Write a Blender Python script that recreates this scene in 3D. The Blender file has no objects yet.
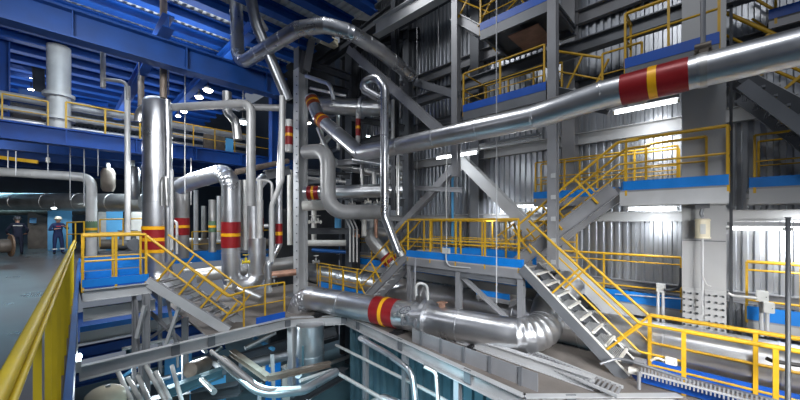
import bpy, math, random
from mathutils import Vector, Matrix
random.seed(7)
SC = bpy.context.scene
COL = SC.collection
V = Vector
# ------------------------------------------------------------------ view geometry of the hall
F, HZ, CX = 330.0, 221.0, 400.0
SN, CS, EYE = 0.7178, 0.6963, 1.6
def P(px, py, X=None, Y=None, Z=None, d=None):
    """point of the hall seen at (px, py) lying in the plane X=, Y= or Z= (or at depth d)"""
    xr = (px - CX) / F; zr = (HZ - py) / F
    kx = SN + xr * CS; ky = CS - xr * SN
    if d is None:
        if X is not None: d = X / kx
        elif Y is not None: d = Y / ky
        else: d = (Z - EYE) / zr
    return V((d * kx, d * ky, EYE + d * zr))

# ------------------------------------------------------------------ materials
M = {}
def mat(name, col, metal=0.0, rough=0.5, var=0.12, scale=3.0, bump=0.0, bscale=30.0, stretch=None, rvar=0.1, emit=None, estr=0.0, dirt=0.0):
    m = bpy.data.materials.new(name); m.use_nodes = True
    nt = m.node_tree; b = nt.nodes['Principled BSDF']
    b.inputs['Metallic'].default_value = metal
    b.inputs['Roughness'].default_value = rough
    tc = nt.nodes.new('ShaderNodeTexCoord'); mp = nt.nodes.new('ShaderNodeMapping')
    nt.links.new(tc.outputs['Object'], mp.inputs['Vector'])
    if stretch: mp.inputs['Scale'].default_value = stretch
    n = nt.nodes.new('ShaderNodeTexNoise'); n.inputs['Scale'].default_value = scale; n.inputs['Detail'].default_value = 5
    nt.links.new(mp.outputs['Vector'], n.inputs['Vector'])
    r = nt.nodes.new('ShaderNodeValToRGB')
    c = col
    lo = [max(0, x * (1 - var)) for x in c]; hi = [min(1, x * (1 + var)) for x in c]
    r.color_ramp.elements[0].position = 0.3; r.color_ramp.elements[1].position = 0.7
    r.color_ramp.elements[0].color = (*lo, 1); r.color_ramp.elements[1].color = (*hi, 1)
    nt.links.new(n.outputs['Fac'], r.inputs['Fac'])
    out = r.outputs['Color']
    if dirt > 0:
        n2 = nt.nodes.new('ShaderNodeTexNoise'); n2.inputs['Scale'].default_value = scale * 0.4; n2.inputs['Detail'].default_value = 8
        nt.links.new(mp.outputs['Vector'], n2.inputs['Vector'])
        r2 = nt.nodes.new('ShaderNodeValToRGB'); r2.color_ramp.elements[0].position = 0.5; r2.color_ramp.elements[1].position = 0.72
        r2.color_ramp.elements[0].color = (0, 0, 0, 1); r2.color_ramp.elements[1].color = (dirt, dirt, dirt, 1)
        nt.links.new(n2.outputs['Fac'], r2.inputs['Fac'])
        mx = nt.nodes.new('ShaderNodeMix'); mx.data_type = 'RGBA'
        nt.links.new(r2.outputs['Color'], mx.inputs['Factor'])
        nt.links.new(out, mx.inputs['A']); mx.inputs['B'].default_value = (0.11, 0.075, 0.05, 1)
        out = mx.outputs['Result']
    nt.links.new(out, b.inputs['Base Color'])
    if rvar:
        mr = nt.nodes.new('ShaderNodeMapRange')
        mr.inputs['To Min'].default_value = max(0.03, rough - rvar); mr.inputs['To Max'].default_value = min(1, rough + rvar)
        nt.links.new(n.outputs['Fac'], mr.inputs['Value']); nt.links.new(mr.outputs['Result'], b.inputs['Roughness'])
    if bump:
        n3 = nt.nodes.new('ShaderNodeTexNoise'); n3.inputs['Scale'].default_value = bscale
        nt.links.new(tc.outputs['Object'], n3.inputs['Vector'])
        bp = nt.nodes.new('ShaderNodeBump'); bp.inputs['Strength'].default_value = bump; bp.inputs['Distance'].default_value = 0.02
        nt.links.new(n3.outputs['Fac'], bp.inputs['Height']); nt.links.new(bp.outputs['Normal'], b.inputs['Normal'])
    if emit:
        b.inputs['Emission Color'].default_value = (*emit, 1); b.inputs['Emission Strength'].default_value = estr
    M[name] = m
    return m
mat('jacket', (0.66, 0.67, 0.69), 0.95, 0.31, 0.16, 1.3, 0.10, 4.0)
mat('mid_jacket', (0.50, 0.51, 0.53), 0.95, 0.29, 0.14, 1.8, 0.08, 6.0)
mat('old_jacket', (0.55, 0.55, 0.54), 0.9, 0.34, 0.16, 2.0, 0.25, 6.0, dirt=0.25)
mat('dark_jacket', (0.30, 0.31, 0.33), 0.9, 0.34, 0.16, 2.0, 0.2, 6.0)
mat('grey_pipe', (0.29, 0.29, 0.29), 0.25, 0.42, 0.12, 3.0, 0.05, 20)
mat('pale_pipe', (0.50, 0.50, 0.49), 0.2, 0.42, 0.10, 3.0)
mat('white_pipe', (0.72, 0.71, 0.66), 0.1, 0.5, 0.12, 2.0, dirt=0.25)
mat('brown_pipe', (0.20, 0.16, 0.13), 0.4, 0.5, 0.25, 4.0)
mat('steel', (0.15, 0.16, 0.175), 0.3, 0.45, 0.12, 2.0, dirt=0.12)
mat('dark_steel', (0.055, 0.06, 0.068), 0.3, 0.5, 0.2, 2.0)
mat('mid_steel', (0.265, 0.27, 0.285), 0.3, 0.45, 0.10, 2.0, dirt=0.12)
mat('pale_steel', (0.46, 0.47, 0.48), 0.2, 0.45, 0.08, 2.0, dirt=0.12)
mat('column_paint', (0.36, 0.365, 0.37), 0.15, 0.5, 0.06, 1.2)
mat('corrugated', (0.44, 0.46, 0.49), 0.85, 0.33, 0.22, 1.0, 0.1, 8.0, (1, 1, 0.25))
mat('teal_clad', (0.10, 0.19, 0.23), 0.5, 0.4, 0.2, 1.5)
mat('blue_girder', (0.001, 0.06, 0.30), 0.0, 0.6, 0.2, 1.5)
mat('navy_girder', (0.001, 0.042, 0.20), 0.0, 0.6, 0.2, 1.5)
mat('toe_blue', (0.002, 0.17, 0.56), 0.0, 0.42, 0.10, 3.0, dirt=0.08)
mat('deep_blue', (0.004, 0.08, 0.42), 0.0, 0.42, 0.10, 3.0, dirt=0.10)
mat('edge_blue', (0.006, 0.085, 0.30), 0.1, 0.4, 0.2, 2.0)
mat('sky_blue', (0.10, 0.38, 0.68), 0.1, 0.4, 0.1, 2.0)
mat('yellow', (0.54, 0.315, 0.014), 0.0, 0.42, 0.10, 5.0, dirt=0.12)
mat('lemon', (0.60, 0.45, 0.004), 0.0, 0.5, 0.12, 4.0, dirt=0.15)
mat('band_red', (0.27, 0.012, 0.016), 0.15, 0.36, 0.12, 4.0)
mat('band_shaded_red', (0.30, 0.055, 0.02), 0.15, 0.45, 0.2, 4.0)  # the red band paint, browned to imitate bands lying in shade
mat('band_yellow', (0.85, 0.42, 0.01), 0.1, 0.36, 0.08, 4.0)
mat('band_green', (0.09, 0.16, 0.09), 0.1, 0.45, 0.15, 4.0)
mat('deck', (0.20, 0.18, 0.165), 0.3, 0.6, 0.25, 1.5, 0.3, 40, dirt=0.35)
mat('pale_deck', (0.42, 0.40, 0.38), 0.3, 0.55, 0.15, 1.5, 0.2, 40, dirt=0.2)
mat('floor_paint', (0.10, 0.088, 0.085), 0.0, 0.3, 0.14, 0.8, 0.03, 6, rvar=0.08, dirt=0.1)
mat('pit_floor', (0.10, 0.20, 0.24), 0.0, 0.35, 0.3, 0.6)
mat('black', (0.018, 0.018, 0.02), 0.1, 0.5, 0.2, 4.0)
mat('copper', (0.42, 0.24, 0.17), 0.5, 0.5, 0.2, 5.0)
mat('cream', (0.66, 0.60, 0.45), 0.0, 0.45, 0.08, 3.0)
mat('box_grey', (0.48, 0.49, 0.48), 0.1, 0.45, 0.08, 5.0)
mat('wood', (0.16, 0.10, 0.06), 0.0, 0.6, 0.3, 5.0)
mat('ceiling_deck', (0.78, 0.80, 0.80), 0.3, 0.5, 0.12, 1.0)
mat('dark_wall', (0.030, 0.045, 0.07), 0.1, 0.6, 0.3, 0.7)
mat('machine', (0.13, 0.11, 0.09), 0.3, 0.5, 0.35, 3.0)
mat('navy_cloth', (0.010, 0.022, 0.085), 0.0, 0.8, 0.2, 12)
mat('dark_cloth', (0.010, 0.014, 0.035), 0.0, 0.8, 0.2, 12)
mat('skin', (0.48, 0.27, 0.19), 0.0, 0.55, 0.08, 10)
mat('helmet_white', (0.78, 0.72, 0.58), 0.0, 0.3, 0.05, 5)
mat('helmet_dark', (0.08, 0.08, 0.09), 0.0, 0.35, 0.1, 5)
mat('reflective', (0.62, 0.62, 0.60), 0.2, 0.4, 0.05, 10)
mat('red_cloth', (0.45, 0.03, 0.05), 0.0, 0.7, 0.1, 10)
mat('tube_glow', (0.9, 0.9, 0.9), 0, 0.4, 0, 1, emit=(0.93, 0.97, 1.0), estr=14.0)
mat('tube_warm', (0.9, 0.9, 0.9), 0, 0.4, 0, 1, emit=(1.0, 0.97, 0.92), estr=14.0)
mat('tube_off', (0.75, 0.77, 0.78), 0, 0.35, 0.03, 3)
mat('lamp_glow', (0.9, 0.9, 0.9), 0, 0.4, 0, 1, emit=(1.0, 0.9, 0.78), estr=26.0)
mat('lamp_cold', (0.9, 0.9, 0.9), 0, 0.4, 0, 1, emit=(0.8, 0.95, 1.0), estr=22.0)

# ------------------------------------------------------------------ mesh building
class MB:
    def __init__(s): s.v = []; s.f = []; s.sm = []
    def add(s, vs, fs, smooth=False):
        n = len(s.v); s.v += [tuple(x) for x in vs]
        for q in fs: s.f.append(tuple(n + i for i in q)); s.sm.append(smooth)
    def build(s, name, m, parent=None):
        me = bpy.data.meshes.new(name); me.from_pydata(s.v, [], s.f); me.update()
        me.polygons.foreach_set('use_smooth', s.sm)
        try: me.set_sharp_from_angle(angle=math.radians(38))
        except Exception: pass
        o = bpy.data.objects.new(name, me); COL.objects.link(o)
        me.materials.append(M[m] if isinstance(m, str) else m)
        if parent is not None:
            o.parent = parent
            o.matrix_parent_inverse = Matrix.Translation(-V(parent.location)) if parent.type == 'EMPTY' else Matrix.Identity(4)
        return o
    # box by two corners
    def box(s, a, b):
        x0, y0, z0 = [min(a[i], b[i]) for i in range(3)]; x1, y1, z1 = [max(a[i], b[i]) for i in range(3)]
        s.add([(x0,y0,z0),(x1,y0,z0),(x1,y1,z0),(x0,y1,z0),(x0,y0,z1),(x1,y0,z1),(x1,y1,z1),(x0,y1,z1)],
              [(0,3,2,1),(4,5,6,7),(0,1,5,4),(1,2,6,5),(2,3,7,6),(3,0,4,7)]); return s
    # profile (list of (u,v)) swept from p0 to p1; v is up, u is sideways
    def prof(s, p0, p1, pr, up=(0, 0, 1)):
        p0, p1 = V(p0), V(p1); t = (p1 - p0).normalized(); up = V(up)
        if abs(t.dot(up)) > 0.98: up = V((1, 0, 0))
        u = t.cross(up).normalized(); w = u.cross(t).normalized(); n = len(pr)
        vs = [p + u * a + w * b for p in (p0, p1) for a, b in pr]
        fs = [(i, (i + 1) % n, n + (i + 1) % n, n + i) for i in range(n)] + [tuple(range(n - 1, -1, -1)), tuple(range(n, 2 * n))]
        s.add(vs, fs); return s
    def ibeam(s, p0, p1, w, h, t=0.02, up=(0, 0, 1)):
        a, b = w / 2, h / 2; q = t * 0.8 / 2
        for pr in ([(-a, b - t), (a, b - t), (a, b), (-a, b)], [(-a, -b), (a, -b), (a, -b + t), (-a, -b + t)], [(-q, -b + t), (q, -b + t), (q, b - t), (-q, b - t)]):
            s.prof(p0, p1, pr, up)
        return s
    def channel(s, p0, p1, w, h, t=0.015, up=(0, 0, 1), flip=1):
        a, b = w / 2, h / 2
        pr = [(-a, -b), (a, -b), (a, -b + t), (-a + t, -b + t), (-a + t, b - t), (a, b - t), (a, b), (-a, b)]
        if flip < 0: pr = [(-x, y) for x, y in pr][::-1]
        s.prof(p0, p1, pr, up); return s
    def angle(s, p0, p1, w, h, t=0.012, up=(0, 0, 1)):
        a, b = w / 2, h / 2
        s.prof(p0, p1, [(-a, -b), (a, -b), (a, -b + t), (-a + t, -b + t), (-a + t, b), (-a, b)], up); return s
    def bar(s, p0, p1, w, h, up=(0, 0, 1)):
        a, b = w / 2, h / 2; s.prof(p0, p1, [(-a, -b), (a, -b), (a, b), (-a, b)], up); return s
    def tube(s, pts, r, seg=14, bend=None, seam=None, cap=True, mitre=False, dome=False):
        rings = centre(pts, r, bend, seam, mitre)
        if dome:
            p, q = rings[-1][0], (rings[-1][0] - rings[-2][0]).normalized()
            for k in (0.3, 0.6, 0.85, 0.99): rings.append((p + q * r * 0.5 * k, r * math.sqrt(1 - k * k) if k < .99 else r * .03))
        n = len(rings); T = []
        for i in range(n):
            a = rings[max(0, i - 1)][0]; b = rings[min(n - 1, i + 1)][0]
            T.append((b - a).normalized() if (b - a).length > 1e-9 else T[-1])
        ref = V((0, 0, 1)) if abs(T[0].z) < 0.9 else V((1, 0, 0))
        u = T[0].cross(ref).normalized(); vs = []
        for i in range(n):
            u = (u - T[i] * u.dot(T[i])).normalized(); w = T[i].cross(u)
            for k in range(seg):
                a = 2 * math.pi * k / seg
                vs.append(rings[i][0] + (u * math.cos(a) + w * math.sin(a)) * rings[i][1])
        fs = []
        for i in range(n - 1):
            for k in range(seg):
                k2 = (k + 1) % seg
                fs.append((i * seg + k, i * seg + k2, (i + 1) * seg + k2, (i + 1) * seg + k))
        s.add(vs, fs, True)
        if cap:
            m = len(s.v) - len(vs)
            s.f.append(tuple(m + k for k in range(seg - 1, -1, -1))); s.sm.append(False)
            s.f.append(tuple(m + (n - 1) * seg + k for k in range(seg))); s.sm.append(False)
        return s
    def disc(s, c, axis, r, h, seg=18):
        c = V(c); axis = V(axis).normalized()
        return s.tube([c - axis * h / 2, c + axis * h / 2], r, seg)
    def lathe(s, c, pr, seg=20):     # profile (r, z) about the vertical through c
        c = V(c); n = len(pr)
        vs = [(c.x + r * math.cos(2*math.pi*k/seg), c.y + r * math.sin(2*math.pi*k/seg), c.z + z) for r, z in pr for k in range(seg)]
        fs = [(i*seg+k, i*seg+(k+1)%seg, (i+1)*seg+(k+1)%seg, (i+1)*seg+k) for i in range(n-1) for k in range(seg)]
        s.add(vs, fs, True); return s
    def poly(s, pts, z0, z1):        # vertical prism over a plan outline
        n = len(pts); vs = [(x, y, z0) for x, y in pts] + [(x, y, z1) for x, y in pts]
        s.add(vs, [(i, (i+1) % n, n+(i+1) % n, n+i) for i in range(n)] + [tuple(range(n-1, -1, -1)), tuple(range(n, 2*n))]); return s

def centre(pts, r, bend, seam, mitre):
    pts = [V(p) for p in pts]; out = []; n = len(pts)
    bend = bend if bend is not None else r * 3
    def straight(a, b):
        L = (b - a).length; t = (b - a) / L if L > 1e-9 else V((0, 0, 1))
        out.append((a, r))
        if seam and L > seam * 0.6:
            k = max(1, int(round(L / seam)))
            for j in range(1, k + (0 if mitre else 0)):
                q = L * j / k; e = min(0.02, r * 0.09); g = r * 1.028 + 0.002
                for dq, rr in ((-e, r), (-e * 0.9, g), (e * 0.9, g), (e, r)): out.append((a + t * (q + dq), rr))
        out.append((b, r))
    cur = pts[0]
    for i in range(1, n - 1):
        a = (pts[i] - pts[i-1]); b = (pts[i+1] - pts[i])
        la, lb = a.length, b.length; a = a / la; b = b / lb
        ang = a.angle(b)
        if ang < 0.02: continue
        tl = min(bend * math.tan(ang / 2), la * 0.49 if i > 1 else la * 0.95, lb * 0.49 if i < n - 2 else lb * 0.95)
        R = tl / math.tan(ang / 2)
        s0 = pts[i] - a * tl; s1 = pts[i] + b * tl
        straight(cur, s0)
        nrm = (b - a * a.dot(b)).normalized(); c = s0 + nrm * R
        k = max(2, int(math.ceil(ang / math.radians(13))))
        for j in range(1, k):
            th = ang * j / k
            q = c - nrm * R * math.cos(th) + a * R * math.sin(th)
            if mitre:
                tq = (a * math.cos(th) + nrm * math.sin(th)); e = min(0.018, r * 0.08)
                for dq, rr in ((-e, r), (-e * .9, r * 1.03), (e * .9, r * 1.03), (e, r)): out.append((q + tq * dq, rr))
            else: out.append((q, r))
        cur = s1
    straight(cur, pts[-1])
    res = [out[0]]
    for p in out[1:]:
        if (p[0] - res[-1][0]).length > 1e-5: res.append(p)
    return res

# ------------------------------------------------------------------ things
def tag(o, label=None, cat=None, group=None, kind=None):
    if label: o['label'] = label
    if cat: o['category'] = cat
    if group: o['group'] = group
    if kind: o['kind'] = kind
    return o
def empty(name, loc, label=None, cat=None, group=None, kind=None):
    o = bpy.data.objects.new(name, None); COL.objects.link(o); o.location = loc; o.empty_display_size = 0.1
    return tag(o, label, cat, group, kind)
def dup(o, loc, label=None):
    r = o.copy(); COL.objects.link(r); r.location = loc
    if label: r['label'] = label
    for ch in o.children:
        c = ch.copy(); COL.objects.link(c); c.parent = r
        for g in ch.children:
            d = g.copy(); COL.objects.link(d); d.parent = c
    return r
BAND = {'red': ('band_red', 'band_yellow'), 'brown': ('band_shaded_red', 'band_yellow'), 'green': ('band_green', 'band_yellow')}
def lerp(a, b, t): return V(a) + (V(b) - V(a)) * t
def pipe(name, label, pts, r, m='jacket', cat='pipe', bend=None, seam=None, seg=16, bands=(), flanges=(), group=None, mitre=False, dome=False, kind=None):
    """bands: (p0, p1, colour, stripes); flanges: (point, axis)"""
    mb = MB().tube(pts, r, seg, bend, seam, True, mitre, dome)
    if not bands and not flanges:
        return tag(mb.build(name, m), label, cat, group, kind)
    t = empty(name, V(pts[0]), label, cat, group, kind)
    mb.build('jacket', m, t)
    for p0, p1, col, stripes in bands:
        a, b = BAND[col]; L = (V(p1) - V(p0)).length
        o = MB().tube([p0, p1], r * 1.035 + 0.002, seg).build('colour_band', a, t); o['label'] = {'red': 'red', 'brown': 'shade-browned red', 'green': 'dark green'}[col] + ' band painted round the pipe'
        for k in stripes:
            w = min(0.10 * L, 0.055) / L
            y = MB().tube([lerp(p0, p1, k - w), lerp(p0, p1, k + w)], r * 1.05 + 0.004, seg).build('stripe', b, o); y['label'] = 'yellow stripe on the band'
    for p, ax in flanges:
        MB().disc(p, ax, r * 1.35, r * 0.35, seg).build('flange', m, t)
    return t
def struct(name, mb, m, label, cat, group=None):
    return tag(mb.build(name, m), label, cat, group, 'structure')
def railing(name, label, path, h=1.1, mids=(0.55,), n=None, space=1.5, m='yellow', r=0.024, rr=0.021, group='yellow safety railings', rot=None, ends=True):
    """path: base line of the railing, list of points; posts along it"""
    path = [V(p) for p in path]
    t = empty(name, path[0], label, 'railing', group)
    up = V((0, 0, h))
    MB().tube([p + up for p in path], rr * 1.15, 10, 0.06).build('top_rail', m, t)
    for k in mids: MB().tube([p + V((0, 0, k)) for p in path], rr * 0.75, 8, 0.06).build('mid_rail', m, t)
    for a, b in zip(path[:-1], path[1:]):
        L = (b - a).length; k = max(1, int(round(L / space)))
        for j in range(k + 1):
            if j == k and b is not path[-1] and (b - path[-1]).length > 1e-6: continue
            p = lerp(a, b, j / k)
            MB().bar(p - V((0, 0, 0.12)), p + up, r * 1.7, r * 1.7, up=(b - a).normalized()).build('post', m, t)
    return t
def stair(name, label, top, bot, width, side, n, m='steel', sw=0.24, tm='pale_steel', em=None):
    """top, bot: ends of the near stringer; side: horizontal unit vector to the far stringer"""
    top, bot, side = V(top), V(bot), V(side)
    t = empty(name, bot, label, 'stairs')
    for k in (0, 1):
        o = side * width * k
        sg = MB().channel(top + o, bot + o, 0.07, sw, 0.012, flip=1 if k else -1).build('stringer', m, t)
        nn = (bot - top).normalized(); nn = (V((0, 0, 1)) - nn * nn.z).normalized() * (sw / 2)
        MB().bar(top + o + nn, bot + o + nn, 0.075, 0.014).build('top_edge', em or tm, sg)
    run = V((bot.x - top.x, bot.y - top.y, 0)).normalized()
    for j in range(1, n):
        p = lerp(top, bot, j / n) + V((0, 0, sw * 0.48)); mb = MB()
        a, b = p + side * 0.03, p + side * (width - 0.03)
        MBn = MB().bar(a + run * 0.125, b + run * 0.125, 0.045, 0.045)
        for q in range(8): mb.bar(a + run * (0.09 - 0.03 * q), b + run * (0.09 - 0.03 * q), 0.008, 0.028)
        td = mb.build('tread', tm, t); MBn.build('nosing', em or tm, td)
    return t
def stair_rail(name, label, top, bot, h=1.0, n=3, m='yellow', r=0.026, ext0=None, ext1=None, group='yellow stair handrails'):
    top, bot = V(top), V(bot); up = V((0, 0, h)); hp = V((0, 0, h * 0.52))
    t = empty(name, bot, label, 'railing', group)
    a = [top + up, bot + up]; b = [top + hp, bot + hp]
    if ext0 is not None: a = [V(ext0) + up] + a; b = [V(ext0) + hp] + b
    if ext1 is not None: a += [V(ext1) + up]; b += [V(ext1) + hp]
    MB().tube(a, r * 1.1, 10, 0.12).build('top_rail', m, t); MB().tube(b, r * 0.8, 8, 0.12).build('mid_rail', m, t)
    nrm = V((bot.x - top.x, bot.y - top.y, 0)); d = (bot - top).normalized(); pe = V((0, 0, 1)) - d * d.z; pe.normalize()
    for j in range(n):
        p = lerp(top, bot, (j + 0.5) / n)
        MB().bar(p, p + pe * (h * pe.z), r * 1.5, r * 1.5, up=d).build('post', m, t)
    return t
def tube_light(name, label, a, b, m='tube_glow', h=0.09, group='fluorescent tube lights'):
    a, b = V(a), V(b); t = empty(name, (a + b) / 2, label, 'light', group)
    up = V((0, 0, 0.075)); MB().prof(a + up, b + up, [(-h, -.02), (h, -.02), (h * .5, .06), (-h * .5, .06)]).build('housing', 'pale_steel', t)
    MB().tube([lerp(a, b, .02), lerp(a, b, .98)], 0.032, 10).build('lamp_tube', m, t)
    for k in (0.0, 1.0): MB().disc(lerp(a, b, .015 + .97 * k), b - a, 0.036, 0.05, 10).build('end_cap', 'box_grey', t)
    return t
def valve(name, label, p, axis, s=0.12, m='steel', wheel=(0, 0, 1), group=None):
    p = V(p); axis = V(axis).normalized(); w = V(wheel); t = empty(name, p, label, 'valve', group)
    mb = MB().tube([p - axis * s * 1.3, p + axis * s * 1.3], s * 0.5, 12)
    for k in (-1, 1): mb.disc(p + axis * s * 1.2 * k, axis, s * 0.85, s * 0.3, 14)
    mb.tube([p, p + w * s * 1.6], s * 0.42, 12).build('body', m, t)
    MB().tube([p + w * s * 1.5, p + w * s * 3.0], s * 0.12, 8).build('stem', 'pale_steel', t)
    c = p + w * s * 2.7; u = w.cross(V((0.3, 0.5, 0.2))).normalized(); q = w.cross(u); mb = MB(); R = s * 1.1
    ring = [c + (u * math.cos(a) + q * math.sin(a)) * R for a in [2 * math.pi * k / 14 for k in range(15)]]
    mb.tube(ring, s * 0.12, 6, 0.001, cap=False)
    for k in (0, 5, 9): mb.bar(c, ring[k], s * .1, s * .1)
    mb.build('handwheel', m, t)
    return t
def dbox(name, label, a, b, m, cat, group=None, base=None):      # an enclosure with a door, a frame and a latch
    a, b = V(a), V(b)
    if base is not None:
        if a.z < b.z: a.z = base
        else: b.z = base
    t = empty(name, ((a.x + b.x) / 2, (a.y + b.y) / 2, min(a.z, b.z)), label, cat, group)
    MB().box(a, b).build('body', m, t)
    x0, y0, z0 = [min(a[i], b[i]) for i in range(3)]; x1, y1, z1 = [max(a[i], b[i]) for i in range(3)]
    e = 0.06 * min(y1 - y0 if x1 - x0 < y1 - y0 else x1 - x0, z1 - z0)
    dr = MB().box((x0 - .012, y0 + e, z0 + e), (x0, y1 - e, z1 - e)).build('door', m, t)
    MB().box((x0 + e, y0 - .012, z0 + e), (x1 - e, y0, z1 - e)).build('panel', m, t)
    MB().box((x0 - .03, y0 + 2 * e, (z0 + z1) / 2 - e), (x0 - .012, y0 + 3 * e, (z0 + z1) / 2 + e)).build('latch', 'black', dr)
    return t
# ================================================================== camera
cam = bpy.data.cameras.new('camera'); co = bpy.data.objects.new('camera', cam); COL.objects.link(co)
cam.sensor_width = 36.0; cam.lens = 36.0 * F / 800.0; cam.shift_y = (HZ - 200.0) / 800.0; cam.clip_start = 0.05; cam.clip_end = 200
co.location = (0, 0, EYE)
fw = V((SN, CS, 0)).normalized(); co.rotation_euler = fw.to_track_quat('-Z', 'Y').to_euler()
SC.camera = co

# ================================================================== setting
ZL = -1.4                       # lower deck level
def edge_x(y): return -0.12 + 0.034 * y
# turbine hall floor on the left, with the far floor beyond the opening
struct('floor', MB().poly([(-16, -4), (edge_x(-4), -4), (edge_x(17.6), 17.6), (13, 17.6), (13, 36), (-16, 36)], -0.22, 0.0), 'floor_paint', 'grey painted concrete floor of the hall on the left', 'floor')
struct('trim_1', MB().prof((edge_x(-4) + 0.03, -4, -0.14), (edge_x(17.55) + 0.03, 17.55, -0.14), [(-.03, -.16), (.03, -.16), (.03, .2), (-.03, .2)]), 'edge_blue', 'blue steel edge plate of the floor under the near yellow railing', 'trim')
mb = MB().prof((0.5, 17.57, -0.02), (13, 17.57, -0.02), [(-.02, -.3), (.02, -.3), (.02, .2), (-.02, .2)])
struct('trim_2', mb, 'toe_blue', 'blue edge board of the far floor across the opening', 'trim')

def corr(y0, y1, z0, z1, x, per=0.19, dep=0.075, axis='y'):
    mb = MB(); y = y0; pr = []
    while y < y1:
        pr += [(y, 0), (y + per * .40, 0), (y + per * .5, dep), (y + per * .9, dep)]; y += per
    vs = []
    for a, dd in pr:
        for z in (z0, z1): vs.append((x - dd, a, z) if axis == 'y' else (a, x - dd, z))
    fs = [(2 * i, 2 * i + 2, 2 * i + 3, 2 * i + 1) for i in range(len(pr) - 1)]
    mb.add(vs, fs); return mb
XW = 10.9
struct('wall_right', corr(-7, 15, -5.5, 13, XW), 'corrugated', 'corrugated metal cladding of the right hand wall', 'wall')
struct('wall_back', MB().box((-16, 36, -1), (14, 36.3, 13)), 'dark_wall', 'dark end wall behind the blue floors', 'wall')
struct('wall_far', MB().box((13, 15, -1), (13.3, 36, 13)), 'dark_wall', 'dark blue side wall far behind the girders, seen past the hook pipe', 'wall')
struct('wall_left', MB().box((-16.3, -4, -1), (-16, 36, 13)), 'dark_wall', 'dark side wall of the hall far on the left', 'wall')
# roof deck: ribbed pale sheets with blue joists under the left half, dark over the boiler side
mb = MB(); per = 0.24; x = -14.0; pr = []
while x < 7.5:
    pr += [(x, 9.0), (x + per * .45, 9.0), (x + per * .5, 9.07), (x + per * .95, 9.07)]; x += per
mb.add([(a, y, z) for a, z in pr for y in (7.5, 36)], [(2*i+1, 2*i+3, 2*i+2, 2*i) for i in range(len(pr) - 1)])
struct('ceiling', mb, 'ceiling_deck', 'ribbed pale sheet ceiling between the blue joists', 'ceiling')
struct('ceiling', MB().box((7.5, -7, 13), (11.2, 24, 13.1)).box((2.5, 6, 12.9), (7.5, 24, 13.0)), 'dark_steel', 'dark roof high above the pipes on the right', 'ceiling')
for k in range(18):
    y = 8.4 + 1.25 * k
    struct('trim_%d' % (3 + k), MB().ibeam((-14, y, 8.78), (7.4, y, 8.78), 0.36, 0.36, 0.05), 'blue_girder',
           'blue roof joist, number %d counted from the opening, under the ribbed ceiling' % (k + 1), 'beam', 'blue roof joists')
# heavy blue girders on the left
mb = MB().ibeam((-14, 11.5, 6.42), (5.75, 11.5, 6.42), 0.42, 0.72, 0.05)
for x in (-6, -3, 0.2, 2.6, 5.0): mb.box((x, 11.3, 6.1), (x + .03, 11.5, 6.75))
tag(mb.build('steel_girder', 'navy_girder'), 'upper blue girder crossing the top left above the pipes', 'girder', kind='structure')
mb = MB().ibeam((-14, 17.6, 4.72), (10.0, 17.6, 4.72), 0.45, 0.62, 0.05)
for x in (-3.8, -1.6, 0.15, 2.2, 4.4, 6.4): mb.box((x, 17.38, 4.45), (x + .04, 17.6, 5.0))
tag(mb.build('steel_girder', 'blue_girder'), 'long blue girder under the railed mezzanine', 'girder', kind='structure')
struct('floor_slab', MB().box((-14, 17.7, 4.86), (10, 34, 4.99)), 'navy_girder', 'blue mezzanine floor on the long girder', 'floor')
for k, y in enumerate((20.5, 23.5, 26.5, 30)):
    struct('trim_%d' % (30 + k), MB().ibeam((-14, y, 4.66), (10, y, 4.66), 0.3, 0.4, 0.04), 'navy_girder', 'blue beam under the mezzanine, row %d from the front' % (k + 1), 'beam')
# second pair of long blue ties between girders, just right of the tall vessel pipe
tag(MB().ibeam((2.2, 11.5, 7.4), (2.2, 24, 7.4), .3, .4, .04).build('steel_beam', 'blue_girder'), 'blue beam running back from the upper girder, left of the curved top pipe', 'beam', kind='structure')
tag(MB().ibeam((4.6, 11.5, 8.2), (4.6, 24, 8.2), .3, .4, .04).build('steel_beam', 'blue_girder'), 'blue beam running back from the upper girder, behind the curved top pipe', 'beam', kind='structure')

# ------------------------------------------------------------------ columns
def hcol(name, label, x, y, z0, z1, w, m, kind='structure', dx=None):
    mb = MB().ibeam((x, y, z0), (x, y, z1), w, dx or w, 0.035, up=(1, 0, 0)); return tag(mb.build(name, m), label, 'column', kind=kind)
c = hcol('steel_column', 'tall grey main column in the middle of the picture', 6.85, 12.3, -5.2, 7.75, 0.42, 'pale_steel')
mb = MB()
for z in [-1.0 + .35 * k for k in range(25)]: mb.disc((6.62, 12.2, z), (1, 0, 0), .022, .05, 8)
mb.build('bolts', 'steel', c)
MB().box((6.3, 11.85, -1.4), (7.2, 12.75, -1.36)).build('base_plate', 'steel', c)
tag(MB().ibeam((6.85, 12.3, 7.75), (6.85, 12.3, 12.8), .4, .4, .03, up=(1, 0, 0)).build('steel_column', 'steel'), 'thinner dark upper shaft standing on the tall main column', 'column', kind='structure')
a, b = P(304, 72, Y=12.1), P(317, 0, Y=12.1)
tag(MB().ibeam(a, lerp(a, b, 1.15), .3, .42, .03, up=(0, 1, 0)).build('steel_brace', 'mid_steel'), 'leaning grey brace rising from the top of the main column', 'brace', kind='structure')
hcol('steel_column', 'dark column behind the pipes right of the main column', 9.5, 12.3, -5, 12.8, 0.50, 'dark_steel')
hcol('steel_column', 'slim dark column beside the curved top pipe, left of the corrugated wall', 8.6, 8.6, 2.0, 12.8, 0.22, 'dark_steel')
hcol('steel_column', 'dark column at the left end of the corrugated wall', 10.4, 9.6, -5, 12.8, 0.34, 'steel')
hcol('steel_column', 'grey wall column behind the left end of the upper walkway', 10.55, 6.35, -3, 12.8, 0.36, 'steel')
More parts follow.
